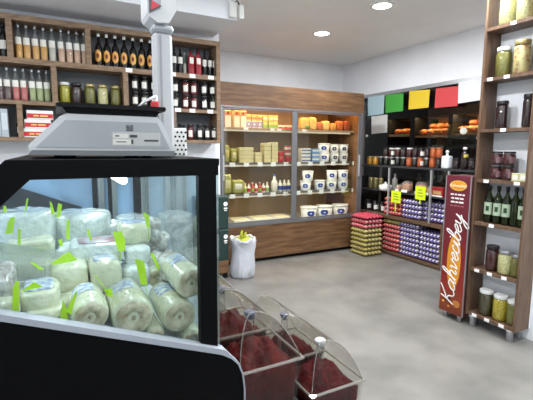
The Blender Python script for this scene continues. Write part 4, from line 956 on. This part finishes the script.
# ------------------------------------------------------------------ rack along the bakery window
KX0, KX1, KY0, KY1 = 3.95, 4.375, 3.14, 4.64
rk = thing('egg_rack', 'low dark wood rack with steel uprights and shelves below the bakery window', 'rack', (0, 0, 0))
MB().box(KX0, KX1, KY0, KY1, .015, .047).build('bottom_board', M_woodz, rk); MB().box(KX0, KX1, KY0, KY1, .50, .533).build('middle_board', M_woodz, rk)
MB().box(KX0, KX1, KY0, KY0+.022, .047, .50).build('end_panel', M_woodz, rk); MB().box(KX0, KX1, KY1-.022, KY1, .047, .50).build('end_panel', M_woodz, rk)
MB().box(KX1-.012, KX1, KY0+.022, KY1-.022, .047, .50).build('back_panel', M_blackm, rk)
for y in (KY0+.03, KY1-.05):
    for x in (KX0+.03, KX1-.05): MB().box(x, x+.03, y, y+.03, 0, .015).build('foot', M_steel, rk)
for y in (at(389, 175, X=3.98).y, at(431, 180, X=3.98).y, KY0-.02):
    MB().box(3.975, 3.995, y-.01, y+.01, .5335 if y > KY0 else .0, 1.185).build('upright', M_steel, rk)
MB().box(3.97, 4.365, 2.80, 4.64, 1.185, 1.205).build('jar_shelf', M_dark, rk)
MB().box(4.0, 4.365, 2.95, 4.64, .845, .86).build('glass_shelf', M_dark, rk)
for y in (2.82, 4.60): MB().box(4.34, 4.365, y, y+.02, .5335 if y > 3 else 0, 1.185).build('upright', M_steel, rk)
# jars on the jar shelf
def ky(px, X=4.06, py=160): return at(px, py, X=X).y
cyc = {'d': (c_dark, lid_k), 'b': (c_black, lid_s), 'o': (c_orange, lid_o), 'j': (c_jam, lid_w), 'h': (c_honey, lid_g)}
cn = {'d': 'dark brown', 'b': 'black', 'o': 'orange', 'j': 'dark red', 'h': 'golden'}
for lv, seq in ((0, ((369, 'h'), (374.5, 'h'), (379.8, 'b'), (385.3, 'b'), (390.8, 'b'), (396.5, 'b'), (402.3, 'b'), (408.2, 'o'), (413.8, 'b'), (419.6, 'o'), (425.5, 'b'), (431.5, 'o'), (437.6, 'd'))),
                (1, ((384.6, 'd'), (390.4, 'j'), (396.4, 'j'), (402.3, 'd'), (408.3, 'j'), (414, 'd'), (420, 'd'), (426, 'd'), (432, 'o'), (437.8, 'o')))):
    for i, (px, k) in enumerate(seq):
        jar((4.08, ky(px), 1.2055+lv*.122), .039, .12, cyc[k][0], cyc[k][1], f'{cn[k]} jar, {ORD[i]} from the left in the {"upper" if lv else "lower"} row below the window', 'preserve jars below the window', M_label if (i*7+lv) % 5 == 3 else None)
y = ky(447, 4.05); t = thing('pump_bottle', 'white plastic bottle with a narrow spout on the jar shelf', 'bottle', (4.05, y, 1.2055))
MB().sup(.04, .055, .075, .25, .4, 24, 12, (0, 0, .075)).build('body', mat('white_translucent', (216,222,226), .35), t); MB().lathe([(.025,.145),(.014,.16),(.012,.185),(.02,.19),(.02,.2),(.008,.215)], 14).build('spout', M_white, t)
y = ky(464.5, 4.05); bottle((4.05, y, 1.2055), .036, .25, mat('dark_sauce', (40,26,24), .2, coat=.4), M_white, 'dark sauce bottle with a white cap and yellow label behind the coffee stand', None, mat('label_yellow', (206,190,90), .5), neck=.5, lz=(.55, .68), name='sauce_bottle', sh=.66)
for i, px in enumerate((455.5, 470.5)): jar((4.08, ky(px), 1.2055), .039, .12, c_dark, lid_k, 'dark jar ' + ('left' if i == 0 else 'right') + ' of the yellow labelled sauce bottle', 'dark jars by the sauce bottle')
# glass shelf: nuts, pots, small jars
zz = .8605
for i, px in enumerate((369.5, 374.5, 379.5)):
    jar((4.08, ky(px, 4.05, 180), zz), .036, .16, content('mixed_pickles', (120,110,60), (50,50,24)), lid_g, f'gold lidded pickle jar, {ORD[i]} from the left on the middle shelf', 'gold lidded jars')
y = ky(385.5, 4.05, 186); t = thing('lidded_pot', 'white handled pot at the left of the nut bags', 'pot', (4.05, y, zz)); MB().lathe([(.07,0),(.085,.01),(.088,.06),(.08,.075)], 24).build('bowl', M_white, t); MB().lathe([(.05,.075),(.03,.09),(.012,.095),(.016,.11),(.008,.118)], 18).build('lid', M_white, t)
bottle((4.22, ky(395, 4.22, 178), zz), .038, .23, mat('milky_bottle', (214,216,210), .35), M_white, 'milky white bottle standing behind the nut bags', None, None, name='milk_bottle')
m_nut = content('hazelnuts', (206,150,106), (140,84,50), 60); m_nutb = glass('nut_film', (246,240,232), base=.1, body=.12)
for i, (px, w, h) in enumerate(((399.5, .07, .10), (407, .115, .15), (421, .12, .155), (430, .05, .11))):
    y = ky(px, 4.05, 185); t = thing('nut_bag', f'clear bag of nuts with a white band, {ORD[i]} from the left on the middle shelf', 'bag', (4.06, y, zz+.008), 0, 'bags of nuts')
    MB().sup(.05, w/2, h*.36, .5, .5, 24, 12, (0, 0, h*.38+.005), .008, 30, i).build('nuts', m_nut, t)
    MB().sup(.054, w/2+.004, h*.5, .6, .5, 24, 12, (0, 0, h*.5+.002), .012, 30, i).build('film', m_nutb, t)
    MB().box(-.058, -.054, -w/2*.85, w/2*.85, .002, .035).build('band', M_tagw, t)
y = ky(440, 4.08, 190); t = thing('tea_box', 'red carton with a gold band beside the nut bags', 'carton', (4.08, y, zz)); MB().bbox(-.05, .05, -.08, .08, 0, .115, .003).build('carton', mat('box_red', (150,34,40), .4), t); MB().box(-.0515, -.0502, -.06, .06, .03, .075).build('print', mat('print_gold', (190,150,100), .4), t); MB().box(-.0515, -.0502, -.075, .075, .004, .02).build('lettering', M_tagw, t)
# black jars on the middle board left
for i, px in enumerate((366.5, 373.5, 380.8)):
    jar((4.10, ky(px, 4.07, 206), .5335), .05, .15, c_black, lid_k, f'black jar with a white label, {ORD[i]} from the left beside the red egg trays', 'black jars beside the eggs', M_label)
# price cards on the eggs
for px0, py0, px1, py1, y2, n in ((391, 191.5, 401, 202, 212, 'smaller fluorescent price card on a pin above the red egg trays'), (415, 187, 426, 199, 204, 'larger fluorescent price card above the violet egg trays')):
    a = at(px0, py1, X=3.975); b = at(px1, py0, X=3.975); t = thing('price_card', n, 'price card', (3.975, (a.y+b.y)/2, at((px0+px1)/2, y2, X=3.975).z), 0, 'price cards on the eggs')
    z0 = t.location.z; w = (a.y-b.y)/2
    MB().box(-.001, .001, -w, w, a.z-z0, b.z-z0).build('card', mat('fluorescent_yellow', (216,240,30), .5), t)
    MB().box(-.001, .001, -.008, .008, 0, a.z-z0).build('pin', mat('fluorescent_yellow', (216,240,30)), t)
    lt = MB()
    for k in range(3): lt.box(-.002, -.0012, -w*.6+.01*k, w*.5, a.z-z0+(b.z-a.z)*(.25+.22*k), a.z-z0+(b.z-a.z)*(.32+.22*k))
    lt.build('handwriting', mat('pen_grey', (130,150,60), .6), t)

# ------------------------------------------------------------------ papers taped to the bakery glass
for q, c, n in ((((368,97),(384.5,95),(383.5,114),(368,116)), (176,204,214), 'light blue sheet of paper taped to the bakery glass'), (((385.5,95),(403.5,93),(403,111),(385.5,113)), (66,162,58), 'green sheet of paper taped to the bakery glass'),
        (((409.5,91),(430,89.5),(428.5,107.5),(408.5,109.5)), (222,190,44), 'yellow sheet of paper taped to the bakery glass'), (((436,88.5),(458.5,86),(457.5,106),(434.5,108)), (204,68,70), 'red sheet of paper taped to the bakery glass'),
        (((458.5,82.5),(482,78),(481,100),(458,103.5)), (226,228,232), 'white sheet of paper beside the red sheet'), (((371.5,116.5),(387.5,114.5),(387,132.5),(371.5,134)), (214,212,208), 'white sheet of paper below the light blue one')):
    pts = [at(*p, X=XW-.024) for p in q]; c0 = sum(pts, Vector())/4
    t = MB().prism([(p.y-c0.y, p.z-c0.z) for p in pts], -.001, .001, 'x').build('paper_sheet', mat('paper_%d_%d' % c[:2], c, .7), None, (XW-.024, c0.y, c0.z)); tag(t, n, 'paper', 'paper sheets on the glass')

# ------------------------------------------------------------------ bread shelves in the bakery
ov = thing('bread_cabinet', 'lit bread cabinet standing in the dark room behind the glass', 'cabinet', (0, 0, 0))
OX = 5.40
m_ovb = mat('cabinet_brown', (178,120,66), .6)
MB().box(OX, OX+.6, 3.7, 6.2, 0, 1.50).build('base', M_blackm, ov); MB().box(OX, OX+.02, 3.7, 6.2, 1.965, 2.3).box(OX+.02, OX+.6, 3.7, 6.2, 2.0, 2.3).build('top', M_blackm, ov)
MB().box(OX+.57, OX+.6, 3.7, 6.2, 1.50, 2.0).build('back_panel', m_ovb, ov)
for y0, y1 in ((3.7, 3.74), (4.22, 4.30), (4.96, 5.06), (5.58, 6.2)): MB().box(OX, OX+.57, y0, y1, 1.50, 1.965).build('divider', M_blackm, ov)
MB().box(OX+.02, OX+.565, 4.30, 4.96, 1.63, 1.66).build('shelf', m_ovb, ov); MB().box(OX+.02, OX+.565, 5.06, 5.58, 1.66, 1.70).build('shelf', m_ovb, ov); MB().box(OX+.02, OX+.565, 3.74, 4.22, 1.65, 1.68).build('shelf', m_ovb, ov)
m_loaf = mat('bread_crust', (190,124,66), .6, vs=12, col2=(130,72,34), bump=.3)
k = 0
for (ya, yb, z, n) in ((4.33, 4.93, 1.6605, 4), (3.76, 4.20, 1.6805, 3)):
    for r_ in range(2):
        for i in range(n):
            y = ya+(yb-ya)*(i+.5)/n
            t = MB().sup(.13, (yb-ya)/n*.46, .05, .8, .8, 22, 12, (0, 0, .05), .01, 14, k).build('bread_loaf', m_loaf, None, (OX+.16+.27*r_, y, z+.008)); k += 1
            tag(t, f'{"front" if r_ == 0 else "rear"} row bread loaf, {ORD[n-1-i]} from the left in the {"wide lit" if n == 4 else "right lit"} cabinet opening', 'bread', 'bread loaves in the bakery')
    for i in range(n-1):
        y = ya+(yb-ya)*(i+1)/n
        t = MB().sup(.12, (yb-ya)/n*.46, .045, .8, .8, 22, 12, (0, 0, .045), .01, 14, k).build('bread_loaf', m_loaf, None, (OX+.30, y, z+.115)); k += 1
        tag(t, f'stacked bread loaf on top, {ORD[n-2-i]} from the left in the {"wide lit" if n == 4 else "right lit"} cabinet opening', 'bread', 'bread loaves in the bakery')
for i in range(3):
    t = MB().sup(.12, .075, .045, .8, .8, 22, 12, (0, 0, .045), .01, 14, 40+i).build('bread_loaf', m_loaf, None, (OX+.2, 5.15+.16*i, 1.7085)); tag(t, f'bread loaf, {ORD[2-i]} from the left in the opening behind the papers', 'bread', 'bread loaves in the bakery')
for y0, y1 in ((4.32, 4.94), (3.76, 4.2), (5.08, 5.56)):
    MB().box(OX+.04, OX+.07, y0, y1, 1.985, 1.998).build('lamp_strip', mat('warm_strip', (255,190,110), .5, emit=3), ov)
    l = bpy.data.lights.new('bread_light', 'AREA'); l.shape = 'RECTANGLE'; l.size = .05; l.size_y = y1-y0; l.energy = 6 if y0 < 5 else 3; l.color = (1, .66, .34)
    o = bpy.data.objects.new('bread_lamp', l); COL.objects.link(o); o.location = (OX+.06, (y0+y1)/2, 1.98); o.parent = ov
for px, py, X, r, n in ((463.5, 131, 4.9, .045, 'white globe lamp glowing in the bakery'), (366.8, 136, 4.385, .022, 'small white round knob at the left end of the bakery window')):
    P = at(px, py, X=X); t = thing('globe_lamp' if r > .03 else 'round_knob', n, 'lamp' if r > .03 else 'knob', P)
    MB().sup(r, r, r, 1, 1, 20, 12).build('globe' if r > .03 else 'knob', M_white if r < .03 else mat('opal_globe', (240,238,232), .4, emit=.6), t)
    if r > .03: MB().lathe([(.008, r*.98), (.008, ZC-P.z-.02), (.03, ZC-P.z-.02), (.03, ZC-P.z)], 10).build('cord', M_blackm, t)
    else: MB().lathe([(.008, 0), (.008, .02)], 8, ax='x').build('stem', M_steel, t)
